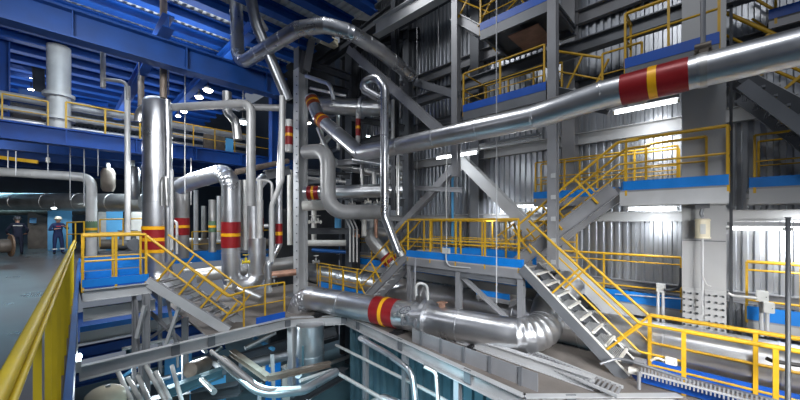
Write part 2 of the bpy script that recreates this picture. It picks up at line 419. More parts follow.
hcol('steel_column', 'grey wall column just right of the long hanging post', 10.55, 3.2, -3, 12.8, 0.36, 'mid_steel')
pp = []
for px, lab, z0 in ((456, 'blue grey hanging post at the left end of the upper walkway', 2.9), (553, 'long blue grey hanging post in front of the corrugated wall', 0.45)):
    q = P(px, 100, X=8.05)
    pp.append(hcol('steel_post', lab, 8.05, q.y, z0, 12.8, 0.2, 'mid_steel'))
for k in range(5): MB().box((7.93, 2.7 + .02, .6 + .5 * k), (7.95, 2.82, .7 + .5 * k)).build('bolt_plate', 'pale_steel', pp[1])
# wide column with its bolted splice
wc = empty('wide_column', (9.3, .26, ZL), 'wide pale grey column with bolted splice plates', 'column', kind='structure')
MB().box((9.3, -.09, -5), (9.345, .59, 12.8)).box((9.345, .22, -5), (9.85, .27, 12.8)).box((9.85, -.09, -5), (9.9, .59, 12.8)).build('shaft', 'column_paint', wc)
MB().box((9.275, .27, -1.6), (9.3, .58, .18)).box((9.275, -.08, -1.6), (9.3, .23, .18)).build('splice_plate', 'column_paint', wc)
MB().box((9.285, -.08, 1.18), (9.3, .58, 1.2)).build('weld_seam', 'steel', wc)
b0 = None
for cx in (.55, .445, .34, .16, .055, -.045):
    for k in range(11):
        z = .08 - .135 * k
        if b0 is None:
            b0 = MB().disc((0, 0, 0), (1, 0, 0), .021, .05, 6).build('bolt', 'dark_steel', wc)
            b0.matrix_parent_inverse = Matrix.Translation(-V(wc.location)); bo = b0
        else:
            bo = b0.copy(); COL.objects.link(bo)
        bo.location = (9.255, cx, z)
tag(hcol('steel_column', 'thin dark post against the right side of the wide column', 9.82, -.165, -3, 12.8, .05, 'dark_steel'))
# girts along the wall
def girt(z, h, y0, y1, label, m='mid_steel', x=10.72):
    return tag(MB().channel((x, y0, z), (x, y1, z), .18, h, .02, flip=-1).build('wall_girt', m), label, 'beam', kind='structure')
girt(7.62, .42, -6, 20, 'highest grey girt along the corrugated wall'); girt(4.02, .34, -6, 20, 'grey girt along the corrugated wall at the height of the long tube lamp', 'column_paint')
girt(1.72, .26, -6, 20, 'pale girt along the corrugated wall just above eye level', 'column_paint'); girt(-.12, .26, -6, 20, 'grey girt low on the corrugated wall behind the lower railings'); girt(5.6, .3, -6, 20, 'girt behind the upper walkway rails', 'steel')
# high beams top right of centre
tag(MB().ibeam(P(478, -30, X=7.9), P(376, 30, X=7.9), .3, .5, .03).build('steel_beam', 'pale_steel'), 'heavy grey beam slanting out of the top right of centre', 'beam', kind='structure')
tag(MB().ibeam((9.4, -6, 9.6), (9.4, 13, 9.6), .3, .6, .03).build('steel_beam', 'dark_steel'), 'dark beam high along the right wall', 'beam', kind='structure')
# chevron bracing in the right bay
def brace(label, a, b, w=.3, m='mid_steel', name='steel_brace', up=(1, 0, 0)):
    return tag(MB().ibeam(a, b, w, w * .9, .03, up=up).build(name, m), label, 'brace', kind='structure')
ap = P(462, 160, X=9.5)
brace('pale diagonal brace running down right behind the stairs', ap, P(700, 398, X=9.5), .34, 'pale_steel')
brace('grey diagonal brace running down left from under the tube lamp', ap, P(392, 236, X=9.5), .26, 'mid_steel')
mb = MB().box((9.42, ap.y - .35, ap.z - .35), (9.46, ap.y + .35, ap.z + .3)); tag(mb.build('gusset_plate', 'pale_steel'), 'gusset plate where the two wall braces meet', 'plate', kind='structure')
brace('dark diagonal brace crossing in front of the pipes right of the dark column', P(350, 50, X=7.6), P(444, 134, X=7.6), .26, 'mid_steel')
brace('short dark brace from the hanging post to the wall', P(417, 83, X=8.3), P(460, 96, X=8.1), .22, 'steel')
tag(MB().ibeam(P(415, 188, X=9.3), P(462, 190, X=9.3), .2, .16, .02).build('steel_beam', 'mid_steel'), 'short grey beam hung in front of the corrugated wall', 'beam', kind='structure')

# ================================================================== lower deck on the right of the opening
outline = [(edge_x(9.4) + .1, 9.45), (4.9, 9.55), (6.34, 8.57), (5.52, 2.4), (7.35, .55), (7.35, -5), (8.6, -5), (8.6, 3.4), (7.6, 9), (8.7, 14.6), (2.7, 14.6), (2.7, 9.95), (.35, 9.85)]
struct('floor_deck', MB().poly([(4.0, 9.55), (4.9, 9.55), (6.34, 8.57), (5.52, 2.4), (7.35, .55), (7.35, -5), (8.5, -5), (8.5, 3.4), (8.5, 14.6), (4.0, 14.6)], ZL - .05, ZL), 'deck', 'brown worn deck of the lower gallery around the opening', 'floor')
def ebeam(label, a, b, h=.3, m='pale_steel', flip=1, joints=()):
    t = empty('edge_beam', a, label, 'beam', 'edge beams round the opening', 'structure')
    a, b = V(a), V(b); d = (b - a).normalized(); n = V((-d.y, d.x, 0)) * flip
    MB().channel(a - V((0, 0, h / 2)), b - V((0, 0, h / 2)), .14, h, .018, flip=flip).build('channel', m, t)
    for k in joints:
        p = lerp(a, b, k); MB().bar(p - V((0, 0, h - .01)), p - V((0, 0, -.012)), .17, .025, up=d.cross(V((0, 0, 1)))).build('joint_plate', 'steel', t)
    return t
Z0 = ZL + .02
ebeam('pale edge beam crossing the lower left of the opening', (edge_x(9.4) + .08, 9.45, Z0), (4.95, 9.58, Z0), joints=(.36, .53, .99))
ebeam('short slanting edge beam at the far corner of the opening', (4.95, 9.58, Z0), (6.34, 8.57, Z0), joints=(.97,))
ebeam('long pale edge beam running toward the viewer below the red banded pipe', (6.34, 8.57, Z0), (5.52, 2.4, Z0), joints=(.12, .45, .8))
ebeam('edge beam turning right at the bottom of the picture', (5.52, 2.4, Z0), (7.4, .5, Z0), joints=(.3,))
# upstand behind the near edge beam
mb = MB(); a, b = V((6.12, 5.5, ZL)), V((5.85, 2.3, ZL)); mb.bar(a + V((0, 0, .16)), b + V((0, 0, .16)), .03, .32)
k = tag(mb.build('upstand_plate', 'mid_steel'), 'grey upstand plate on the deck below the elbow of the big pipe', 'plate')
for j in range(5):
    p = lerp(a, b, (j + .5) / 5); MB().bar(p + V((-.03, 0, 0)), p + V((-.03, 0, .34)), .06, .03).build('stiffener', 'steel', k)
tag(MB().ibeam((6.95, 5.6, ZL + .12), (6.6, 1.6, ZL + .12), .16, .22, .015).build('steel_beam', 'pale_steel'), 'pale beam lying on the deck right below the pipe elbow', 'beam')
mb = MB(); a, b = V((7.05, 3.0, ZL + .02)), V((6.55, 1.2, ZL + .02))
g = tag(mb.bar(a + V((.2, 0, .12)), b + V((.2, 0, .12)), .03, .05).bar(a + V((-.2, 0, .12)), b + V((-.2, 0, .12)), .03, .05).build('floor_grille', 'pale_steel'), 'ribbed grille panel on the deck at the foot of the stairs', 'grille')
mb = MB()
for j in range(24):
    p = lerp(a, b, (j + .5) / 24); mb.bar(p + V((-.2, 0, .1)), p + V((.2, 0, .1)), .025, .06)
mb.build('slats', 'mid_steel', g)
struct('wall_pit', corr(-2, 8.5, -5.4, ZL - .35, 6.75, .3, .08), 'teal_clad', 'teal cladding under the right side of the opening', 'wall')
struct('floor_pit', MB().box((-2, -4, -5.6), (12, 22, -5.4)), 'pit_floor', 'blue green floor at the bottom of the opening', 'floor')
struct('wall_near', MB().box((edge_x(-4) - .3, -4, -5.4), (edge_x(0) - .25, 17, -.25)), 'dark_wall', 'dark wall under the hall floor on the near side', 'wall')
for k, y in enumerate((7.4, 5.6, 3.9, 2.4)):
    x = 6.3 - .13 * (8.2 - y)
    tag(MB().ibeam((x, y, -5.4), (x, y, ZL - .3), .12, .14, .015).build('steel_post', 'mid_steel'), 'grey post under the long edge beam, %s from the far corner' % ('first', 'second', 'third', 'fourth')[k], 'post', 'posts under the long edge beam', 'structure')

# ================================================================== platforms
def platform(name, label, x0, x1, y0, y1, z, toes=(), m='pale_deck', h=.22, toe_m='toe_blue', beam_m='mid_steel', toe_h=.2, kind=None, und=True):
    t = empty(name, ((x0 + x1) / 2, (y0 + y1) / 2, z), label, 'platform')
    MB().box((x0, y0, z - .04), (x1, y1, z)).build('deck', m, t)
    mb = MB()
    for a, b, f in (((x0 + .04, y1, z - .04 - h / 2), (x0 + .04, y0, z - .04 - h / 2), -1), ((x1 - .04, y0, z - .04 - h / 2), (x1 - .04, y1, z - .04 - h / 2), -1)):
        MB().channel(a, b, .08, h, .012, flip=f).build('side_beam', beam_m, t)
    n = max(2, int((y1 - y0) / 1.3))
    for j in range(n + 1):
        y = y0 + .05 + (y1 - y0 - .1) * j / n; MB().ibeam((x0 + .05, y, z - .12), (x1 - .05, y, z - .12), .08, .14, .012).build('joist', beam_m, t)
    for a, b in toes:
        MB().bar((*a, z + toe_h / 2), (*b, z + toe_h / 2), .015, toe_h).build('toe_board', toe_m, t)['label'] = 'blue toe board'
    return t
# upper walkway, two lengths with a stair between
yA, yB = P(463, 100, X=8).y, P(546, 100, X=8).y
platform('walkway', 'upper walkway with blue toe board left of the long hanging post', 8, 9.3, yB, yA, 4.7, [((8, yB), (8, yA))], 'steel', .2, 'deep_blue', 'steel')
railing('railing', 'yellow railing on the upper walkway left of the hanging post', [(8.03, yB + .05, 4.7), (8.03, yA, 4.7), (9.3, yA, 4.7)], 1.1, (.38, .62), space=1.1)
railing('railing', 'yellow railing at the back of the upper walkway near the wall', [(9.25, yB + .05, 4.7), (9.25, yA, 4.7)], 1.1, (.38, .62), space=.9)
yC, yD = P(625, 60, X=8).y, P(719, 60, X=8).y
platform('walkway', 'upper walkway with blue toe board above the red banded pipe', 8, 9.25, yD, yC, 4.7, [((8, yD), (8, yC)), ((8, yC), (8.5, yC)), ((8, yD), (8.3, yD))], 'steel', .2, 'deep_blue', 'steel')
railing('railing', 'yellow railing on the upper walkway above the red banded pipe', [(8.03, yD, 4.7), (8.03, yC, 4.7), (8.6, yC, 4.7)], 1.12, (.62,), space=.85, rr=.03)
stair('stairs', 'short steel stairs between the two upper walkways', (8.3, yB - .05, 4.72), (8.3, yC + .5, 4.25), .8, (1, 0, 0), 3, 'dark_steel')
stair_rail('stair_railing', 'near handrail with crossing bars between the upper walkways', (8.3, yB - .05, 4.72), (8.3, yC + .5, 4.2), 1.0, 2)
platform('walkway', 'small grey landing below the stairs between the upper walkways', 8.2, 8.65, yC - .3, yC + .45, 4.28, [], 'dark_steel', .1)
railing('railing', 'low yellow railing on the landing behind the red band', [(8.22, yC + .45, 4.28), (8.22, yC - .25, 4.28)], .95, (.5,), space=.8)
# top walkway
yE, yF = P(480, 20, X=8).y, P(546, 20, X=8).y
platform('walkway', 'highest walkway with blue toe board at the top of the picture', 8, 9.6, yF - .2, yE, 6.8, [((8, yF - .2), (8, yE))], 'steel', .22, 'deep_blue', 'steel')
railing('railing', 'yellow railing on the highest walkway at the top of the picture', [(8.03, yF, 6.8), (8.03, yE, 6.8)], 1.1, (.4, .65), space=1.2)
stair('stairs', 'steel stairs leaving the left end of the highest walkway', (8.1, yE, 6.82), (8.1, yE + 1.0, 7.7), .9, (1, 0, 0), 4, 'mid_steel')
stair_rail('stair_railing', 'yellow handrail of the stairs above the highest walkway', (8.1, yE + 1.1, 7.8), (8.1, yE - .2, 6.75), 1.0, 2)
stair_rail('stair_railing', 'yellow rail crossing behind the highest walkway', (9.4, yE - 1.2, 7.6), (9.4, yE + .5, 6.6), 1.0, 3)
tag(MB().ibeam((9.8, -6, 6.3), (9.8, 9, 6.3), .3, .35, .03).build('steel_beam', 'steel'), 'grey beam under the highest walkway along the wall', 'beam', kind='structure')
tag(MB().box((8.3, yF + .3, 6.50), (9.4, yF + 1.1, 6.53)).build('soffit_panel', 'copper'), 'rusty pinkish panel under the highest walkway', 'panel', kind='structure')
# upper right stairs behind the big pipe
X1 = 9.9
t0, t1 = P(724, 12, X=X1), P(800, 52, X=X1)
stair('stairs', 'dark steel stairs at the top right above the big silver pipe', t0 - V((0, 0, 1.15)), t1 - V((0, .5, 1.6)), .75, (1, 0, 0), 7, 'dark_steel')
stair_rail('stair_railing', 'near yellow handrail of the stairs at the top right', t0 - V((0, 0, 1.0)), t1 - V((0, .3, 1.2)), 1.0, 4, 'yellow', .034)
stair_rail('stair_railing', 'far yellow handrail of the stairs at the top right', P(752, -3, X=10.65) - V((0, 0, 1.0)), P(812, 32, X=10.65) - V((0, 0, 1.0)), 1.0, 3)
a, b = P(768, 22, X=10.3), P(812, 6, X=10.3)
platform('walkway', 'short walkway with blue toe board at the top right corner', 10.2, 10.6, b.y - 1.5, a.y, a.z, [((10.2, b.y - 1.5), (10.2, a.y))], 'dark_steel', .15, 'deep_blue')
railing('railing', 'yellow railing on the short walkway at the top right corner', [(10.22, a.y - .1, a.z), (10.22, b.y - 1.4, b.z)], 1.1, (.5,), space=.45)
t0, t1 = P(742, 84, X=9.0), P(806, 126, X=9.0)
stair('stairs', 'dark stairs seen from below under the big pipe on the far right', t0, t1 - V((0, .6, .9)), .95, (1, 0, 0), 9, 'steel', .2, 'steel')
stair_rail('stair_railing', 'yellow handrail half hidden under the big pipe on the far right', (9.95, t0.y - .5, t0.z - .5), (9.95, t1.y - .5, t1.z - .3), .9, 3)

# walkway at 2.3 m
ZM = 2.28
wb = platform('walkway', 'walkway in front of the wide column with blue toe board', 8.75, 9.25, -.12, 1.62, ZM, [((8.75, -.12), (8.75, 1.55)), ((8.75, 1.55), (8.95, 1.62))], 'mid_steel', .3, 'toe_blue', 'pale_steel')
railing('railing', 'yellow railing on the walkway in front of the wide column', [(8.77, 1.5, ZM), (8.77, -.1, ZM), (9.2, -.12, ZM)], 1.12, (.6,), space=1.5, rr=.03)
railing('railing', 'second yellow railing on the walkway close to the wide column', [(9.22, 1.2, ZM), (9.22, .2, ZM)], 1.05, (.55,), space=1.0, rr=.026)
platform('walkway', 'walkway along the corrugated wall left of the wide column', 9.85, 10.34, .7, 4.0, ZM - .02, [((9.85, .7), (9.85, 4.0))], 'mid_steel', .2, 'toe_blue')
railing('railing', 'front yellow railing of the wall walkway left of the wide column', [(9.87, .7, ZM), (9.87, 3.95, ZM)], 1.05, (.4, .6), space=.8)
railing('railing', 'back yellow railing of the wall walkway left of the wide column', [(10.3, .7, ZM), (10.3, 3.95, ZM)], 1.05, (.55,), space=1.1)
platform('walkway', 'walkway along the corrugated wall right of the wide column', 9.75, 10.75, -5, -.42, ZM, [((9.75, -5), (9.75, -.42))], 'mid_steel', .3, 'toe_blue', 'column_paint')
railing('railing', 'front yellow railing on the walkway right of the wide column', [(9.77, -.5, ZM), (9.77, -4.7, ZM)], 1.05, (.52,), space=1.05)
railing('railing', 'back yellow railing on the walkway right of the wide column', [(10.6, -.6, ZM), (10.6, -4.9, ZM)], 1.05, (.52,), space=1.25)
# middle platform
ZP = .5
mp = platform('platform', 'blue edged middle platform with yellow railings', 7.5, 9.35, 3.3, 7.0, ZP, [((7.5, 3.3), (7.5, 7.0)), ((9.35, 3.9), (9.35, 7.0)), ((7.5, 3.3), (7.56, 3.3)), ((8.3, 3.3), (8.36, 3.42))], 'pale_deck', .24, 'toe_blue', 'mid_steel', .2)
platform('platform', 'raised rear part of the middle platform beside the wall', 9.4, 10.2, 2.9, 8.2, ZP + .02, [((9.42, 4.6), (9.42, 6.1))], 'pale_deck', .2, 'toe_blue')
railing('railing', 'front yellow railing of the middle platform', [(7.52, 3.4, ZP), (7.52, 6.95, ZP)], 1.14, (.55,), space=.9, rr=.028)
railing('railing', 'rear yellow railing of the middle platform', [(9.3, 4.6, ZP), (9.3, 7.0, ZP), (8.35, 7.0, ZP)], 1.14, (.5,), space=.8)
railing('railing', 'yellow railing near the wall behind the middle platform', [(10.15, 2.9, ZP), (10.15, 8.1, ZP)], 1.1, (.5,), space=1.3)
stair_rail('stair_railing', 'yellow gate bars crossing behind the middle platform', (9.9, 4.1, ZP + .6), (9.9, 5.2, ZP - .2), .8, 3)
for k, (x, y) in enumerate(((7.56, 3.36), (7.56, 5.1), (7.56, 6.9), (9.2, 3.4))):
    tag(MB().ibeam((x, y, ZL), (x, y, ZP - .28), .14, .14, .015, up=(1, 0, 0)).build('steel_post', 'mid_steel'), 'grey post under the %s of the middle platform' % ('right front corner', 'front middle', 'left front corner', 'right rear corner')[k], 'post', 'posts under the middle platform')
tag(MB().ibeam((7.56, 7.0, ZP - .34), (7.56, 3.3, ZP - .34), .12, .16, .015).build('steel_beam', 'steel'), 'dark beam under the front of the middle platform', 'beam')
tag(MB().angle((7.56, 5.0, ZP - .4), (7.56, 3.5, ZL + .5), .1, .1).build('steel_brace', 'mid_steel'), 'grey angle brace under the middle platform', 'brace')
platform('platform', 'small low blue edged step platform under the middle platform', 8.1, 8.8, 3.9, 4.9, -.45, [((8.1, 3.9), (8.1, 4.9))], 'pale_deck', .08, 'toe_blue', 'mid_steel', .15)
# stairs around the middle platform
stair('stairs', 'grey stairs climbing from the middle platform to the walkway at the wide column', (8.2, 1.62, ZM), (8.2, 3.75, ZP + .02), .85, (1, 0, 0), 9, 'mid_steel', .3, 'mid_steel')
stair_rail('stair_railing', 'near yellow handrail of the stairs up to the wide column walkway', (8.2, 1.55, ZM), (8.2, 3.75, ZP), .98, 3, ext0=(8.2, 1.2, ZM))
stair_rail('stair_railing', 'far yellow handrail of the stairs up to the wide column walkway', (9.05, 1.55, ZM), (9.05, 3.75, ZP), .98, 3, ext0=(9.05, 1.1, ZM))
stair('stairs', 'open grey stairs going down right from the middle platform to the lower walkway', (7.5, 3.32, ZP), (7.5, 1.3, ZL), .8, (1, 0, 0), 9, 'steel', .22, em='white_pipe')  # white stringer tops and nosings put the light they catch into colour
stair_rail('stair_railing', 'near yellow handrail of the stairs down to the lower walkway', (7.5, 3.15, ZP), (7.5, 1.08, ZL), 1.1, 2, ext1=(7.5, .45, ZL))
stair_rail('stair_railing', 'far yellow handrail of the stairs down to the lower walkway', (8.3, 3.15, ZP), (8.3, 1.05, ZL), 1.1, 2)
stair('stairs', 'narrow grey stairs going down left from the middle platform', (7.52, 7.05, ZP), (7.5, 9.3, ZL), .7, (1, 0, 0), 9, 'mid_steel', .26)
stair_rail('stair_railing', 'near yellow handrail of the narrow left stairs', (7.55, 7.05, ZP), (7.5, 9.3, ZL), 1.1, 3)
stair_rail('stair_railing', 'far yellow handrail of the narrow left stairs', (8.22, 7.05, ZP), (8.22, 9.3, ZL), 1.1, 3)
# lower walkway
platform('walkway', 'lower walkway with blue toe boards at the bottom right', 7.5, 8.3, -5, 1.3, ZL + .04, [((7.45, -5), (7.45, 1.1)), ((8.3, -5), (8.3, 1.1)), ((7.45, 1.1), (7.6, 1.2))], 'deck', .3, 'deep_blue', 'deep_blue', .16)
railing('railing', 'near yellow railing of the lower walkway at the bottom right', [(7.5, .45, ZL), (7.5, -4.8, ZL)], 1.1, (.12, ), space=1.05, rr=.034, r=.036)
railing('railing', 'far yellow railing of the lower walkway behind the nearer one', [(8.3, 1.02, ZL), (8.3, -4.8, ZL)], 1.1, (.1, .55), space=1.35, rr=.034, r=.036)
railing('railing', 'yellow railing on the deck left of the narrow stairs', [(8.25, 9.4, ZL), (8.25, 13.3, ZL)], 1.08, (.5,), space=1.0)
railing('railing', 'yellow railing behind the one left of the narrow stairs', [(7.7, 9.7, ZL), (7.7, 12.2, ZL)], 1.08, (.5,), space=.9)
tag(MB().bar((8.29, 9.3, ZL + .12), (8.29, 13.3, ZL + .12), .02, .24).build('toe_board', 'toe_blue'), 'blue toe board on the deck left of the narrow stairs', 'board')
# wall walkway low
platform('walkway', 'low blue edged walkway along the wall left of the wide column', 10.0, 10.2, .65, 13.2, -.45, [((10.0, .65), (10.0, 13.2))], 'mid_steel', .25, 'toe_blue', 'column_paint', .28)
railing('railing', 'yellow railing of the low wall walkway left of the wide column', [(10.02, .65, -.4), (10.02, 13.1, -.4)], 1.15, (.35, .98), space=1.5, rr=.026)
platform('walkway', 'low blue edged walkway along the wall right of the wide column', 10.0, 10.7, -6, -.4, -.45, [((10.0, -6), (10.0, -.4))], 'mid_steel', .25, 'toe_blue', 'column_paint', .28)
railing('railing', 'yellow railing of the low wall walkway right of the wide column', [(10.02, -.4, -.4), (10.02, -5.5, -.4)], 1.15, (.35, .98), space=.75, rr=.03)
tag(MB().bar((9.6, -.5, -.95), (9.7, -2.8, -.45), .5, .03).build('cover_plate', 'box_grey'), 'sloping pale plate behind the big pipe on the far right', 'plate')
# ================================================================== big pipes on the right
L = lambda *q: [P(x, y, **k) for x, y, k in q]
xq = dict(X=6.5)
pts = L((835, 38, xq), (690, 73.5, xq), (602, 95, xq), (572, 105, xq), (535, 117, xq), (480, 128.5, xq), (400, 146, xq), (360, 153, xq), (319, 118, xq), (311, 98, xq))
pipe('steam_pipe', 'long silver steam pipe crossing from the upper right with a red and yellow band', pts, .235, 'jacket', seam=1.1, seg=28, bend=.5, mitre=True,
     bands=[(P(622, 90.2, X=6.5), P(689, 73.8, X=6.5), 'red', (.5,)), (P(320, 119, X=6.5), P(326, 124, X=6.5), 'brown', (.45,)), (P(311.5, 99.5, X=6.5), P(314.5, 107, X=6.5), 'brown', (.5,))])
cl = empty('pipe_clamp', P(703, 48, X=6.5), 'brown hanger clamp on top of the long steam pipe', 'clamp')
c0 = P(703, 70.4, X=6.5); MB().tube([c0 + V((0, .03, 0)), c0 - V((0, .05, 0))], .248, 24).build('strap', 'old_jacket', cl)
mb = MB().box(c0 + V((-.08, -.06, .22)), c0 + V((.08, .04, .37))).disc(c0 + V((-.05, 0, .33)), (0, 1, 0), .05, .18, 10).disc(c0 + V((.06, 0, .28)), (0, 1, 0), .05, .2, 10); mb.build('bracket', 'machine', cl)
def rod(label, p, z1, r=.013, m='mid_steel', box=None):
    return tag(MB().tube([p, V((p.x, p.y, z1))], r, 8).build('hanger_rod', m), label, 'rod', 'hanger rods')
rod('thick hanger rod rising from the clamp on the steam pipe', c0 + V((0, 0, .35)), 12.8, .03)
rod('very long thin rod hanging left of the long post', P(496.5, 305, X=6.9), 12.8, .013, 'pale_steel')
rod('thin rod hanging left of the tube lamp', P(417, 170, X=8.2), 12.8, .011)
rod('thin rod hanging beside the upper walkway, left of its post', P(438.5, 64, X=8.3), 12.8, .013)
pipe('conduit', 'thin pale conduit dropping from the bright tube lamp to the middle platform', L((436, 155, dict(X=8.4)), (446.5, 149, dict(X=8.4)), (446.5, 252, dict(X=7.45))), .014, 'pale_pipe', 'conduit', .1, seg=8)
# elbow pipe on the deck
A, B, C = P(304, 296, d=11.0), P(542, 343, d=7.15), P(573, 283, X=8.95)
A.z = -.92; B.z = -.98
D = V((8.62, 3.1, -.5))
el = pipe('feed_pipe', 'silver pipe on the deck with a red band and wide elbow by the stairs', [A + V((-.1, .25, -.7)), A, B, D, V((9.15, 2.75, .02))], .38, 'jacket', seam=1.2, seg=28, bend=.62, mitre=True, dome=True,
     bands=[(lerp(A, B, .40), lerp(A, B, .50), 'red', (.5,))], flanges=[(lerp(A, B, .62), B - A)])
q = lerp(A, B, .68); mb = MB().box(q + V((-.06, -.06, .36)), q + V((.06, .06, .48)))
tag(mb.box(q + V((-.1, -.1, .48)), q + V((.1, .1, .5))).build('pipe_lug', 'copper'), 'small copper coloured lug on top of the red banded deck pipe', 'lug')
for k, t_ in enumerate((.12, .52, .8)):
    q = lerp(A, B, t_); tag(MB().box((q.x - .3, q.y - .05, ZL), (q.x + .3, q.y + .05, q.z - .36)).box((q.x - .35, q.y - .15, ZL), (q.x + .35, q.y + .15, ZL + .02)).build('pipe_saddle', 'black'), ('dark saddle under the far end of the deck pipe', 'dark saddle under the middle of the deck pipe', 'dark saddle under the elbow end of the deck pipe')[k], 'support')
# long low pipe along the wall
a, b = V((8.80, 15.1, -.98)), V((8.80, -5.5, -.98))
pipe('main_pipe', 'large silver pipe low along the wall behind the lower railings', [a, b], .45, 'jacket', seam=1.6, seg=32)
for k, y in enumerate((9.3, 5.6, 2.0, -1.6)):
    tag(MB().box((8.8, y - .06, -3.2), (9.4, y + .06, -1.42)).build('pipe_saddle', 'dark_steel'), 'dark support under the large low pipe, %s from the left' % ('first', 'second', 'third', 'fourth')[k], 'support', 'supports under the low pipe')
# ---- pipes behind the main column
pipe('cross_pipe', 'silver pipe level behind the main column at the height of the brown bands', L((316, 105, dict(d=13.5)), (402, 110, dict(d=13.0))), .33, 'jacket', seam=.9, seg=20, flanges=[(P(362, 107.5, d=13.2), P(402, 110, d=13) - P(316, 105, d=13.5))])
pipe('grey_bend_pipe', 'painted grey pipe with a top elbow, dropping and turning right at the centre', L((306, 152, dict(d=11.6)), (328, 151, dict(d=11.0)), (328, 212, dict(d=10.8)), (384, 212, dict(d=11.6))), .25, 'grey_pipe', bend=.55, seg=24)
pipe('cross_pipe', 'silver level pipe with an orange red band just right of the main column', L((304, 193, dict(d=12.2)), (402, 190, dict(d=12.4))), .25, 'jacket', seam=.8, seg=20, bands=[(P(308, 193, d=12.2), P(319, 192.7, d=12.2), 'red', (.5,))])
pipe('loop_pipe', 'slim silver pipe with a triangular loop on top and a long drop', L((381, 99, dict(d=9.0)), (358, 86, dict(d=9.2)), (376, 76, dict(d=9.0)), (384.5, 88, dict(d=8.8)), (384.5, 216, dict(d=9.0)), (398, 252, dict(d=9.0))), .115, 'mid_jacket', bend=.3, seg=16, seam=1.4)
pipe('drop_pipe', 'pale slanting pipe beside the loop pipe above the left stairs', L((384, 214, dict(d=9.4)), (402, 256, dict(d=9.4))), .07, 'pale_pipe')
pipe('elbow_pipe', 'grey elbow pipe with a red band behind the narrow left stairs', L((392, 236, dict(d=14.0)), (364, 231, dict(d=13.2)), (384, 254, dict(d=13.0)), (402, 276, dict(d=12.8))), .27, 'old_jacket', bend=.5, seg=20, bands=[(P(385.5, 255.8, d=12.98), P(391, 262.5, d=12.93), 'red', (.5,))])
pipe('riser_pipe', 'small riser with a red and yellow band right of the dark column', L((358, 104, dict(d=13.0)), (358, 142, dict(d=13.0))), .09, 'pale_pipe', seg=12, bands=[(P(358, 119, d=13), P(358, 136, d=13), 'red', (.5,))])
for k, (x0, lab) in enumerate(((344, 'first'), (347.5, 'second'), (351, 'third'))):
    pipe('cable_conduit', 'thin pale conduit bent down beside the dark column, %s from the left' % lab, L((x0, 215, dict(d=12.0)), (x0 + 6, 228, dict(d=12.0)), (x0 + 6, 262, dict(d=12.0))), .03, 'pale_pipe', 'conduit', .15, seg=8, group='three bent conduits')
pipe('curved_pipe', 'thin silver pipe arching right of the main column below the top pipe', L((306, 76, dict(d=13)), (330, 84, dict(d=12.5)), (334, 100, dict(d=12.5))), .08, 'jacket', bend=.4)
pipe('back_pipe', 'grey pipe high behind the loop pipe under the steam pipe', L((330, 136, dict(d=14)), (318, 150, dict(d=13.5)), (345, 168, dict(d=13.0)), (402, 178, dict(d=13))), .12, 'old_jacket', bend=.3)
pipe('back_pipe', 'thin pale pipe sloping behind the grey bend pipe', L((318, 128, dict(d=13)), (334, 165, dict(d=12.6)), (352, 168, dict(d=12.6))), .09, 'old_jacket', bend=.3)
pipe('riser_pipe', 'pale riser behind the dark column at the top centre', L((338, 110, dict(d=14)), (338, 150, dict(d=14))), .07, 'pale_pipe')
pipe('riser_pipe', 'pale riser beside the loop pipe behind the steam pipe', L((393, 100, dict(d=12)), (393, 142, dict(d=12))), .06, 'pale_pipe')
pipe('riser_pipe', 'short pale riser under the grey beam right of centre', L((374, 172, dict(d=12.6)), (374, 186, dict(d=12.6))), .08, 'pale_pipe')
for k, (q0, q1, r_, m_, lab) in enumerate((((310, 88, 13), (346, 96, 13), .06, 'jacket', 'slim bright pipe under the curved top pipe right of the main column'), ((322, 112, 13.4), (322, 148, 13.4), .07, 'pale_pipe', 'pale upright pipe left of the dark column under the level pipe'),
    ((362, 150, 12.8), (362, 186, 12.8), .07, 'old_jacket', 'dull upright pipe just right of the dark column'), ((398, 150, 11), (398, 215, 11), .06, 'old_jacket', 'dull upright pipe right of the loop pipe drop'), ((308, 178, 12.4), (346, 182, 12.6), .06, 'pale_pipe', 'slim level pipe above the red banded level pipe'),
    ((364, 216, 13), (364, 236, 13), .1, 'white_pipe', 'short white pipe under the grey bend pipe run'), ((376, 217, 13), (376, 250, 13), .07, 'copper', 'copper coloured upright behind the elbow pipe'), ((312, 250, 14), (346, 252, 14), .08, 'edge_blue', 'blue level pipe behind the deck railing right of the main column'),
    ((360, 66, 14), (404, 84, 13.4), .09, 'mid_jacket', 'dark level pipe behind the loop pipe top'), ((352, 160, 12.2), (402, 168, 12.2), .07, 'jacket', 'bright level pipe just under the steam pipe bend'))):
    pipe('small_pipe', lab, [P(q0[0], q0[1], d=q0[2]), P(q1[0], q1[1], d=q1[2])], r_, m_, seg=12)
def lv(label, x0, y0, x1, y1, d0, d1, w=.2, h=.25, m='steel', name='steel_beam'):
    return tag(MB().ibeam(P(x0, y0, d=d0), P(x1, y1, d=d1), w, h, .025).build(name, m), label, 'beam', kind='structure')
lv('grey beam under the steam pipe right of centre', 338, 163, 404, 158, 12.4, 12.4, .2, .2, 'mid_steel')
lv('grey beam lower behind the grey bend pipe', 308, 172, 350, 176, 13, 13, .2, .22, 'dark_steel')
lv('dark beam level with the railing right of the main column', 308, 231, 348, 231, 13.6, 13.4, .2, .25, 'dark_steel')
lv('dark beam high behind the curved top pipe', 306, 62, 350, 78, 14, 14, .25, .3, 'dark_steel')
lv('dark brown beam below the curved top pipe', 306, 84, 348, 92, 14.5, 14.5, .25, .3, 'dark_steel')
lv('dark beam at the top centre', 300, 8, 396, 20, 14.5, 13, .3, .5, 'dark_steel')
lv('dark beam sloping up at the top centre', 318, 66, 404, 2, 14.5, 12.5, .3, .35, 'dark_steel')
lv('dark joist behind the slim column at the top centre', 356, 44, 420, 34, 14.5, 14, .3, .4, 'dark_steel')
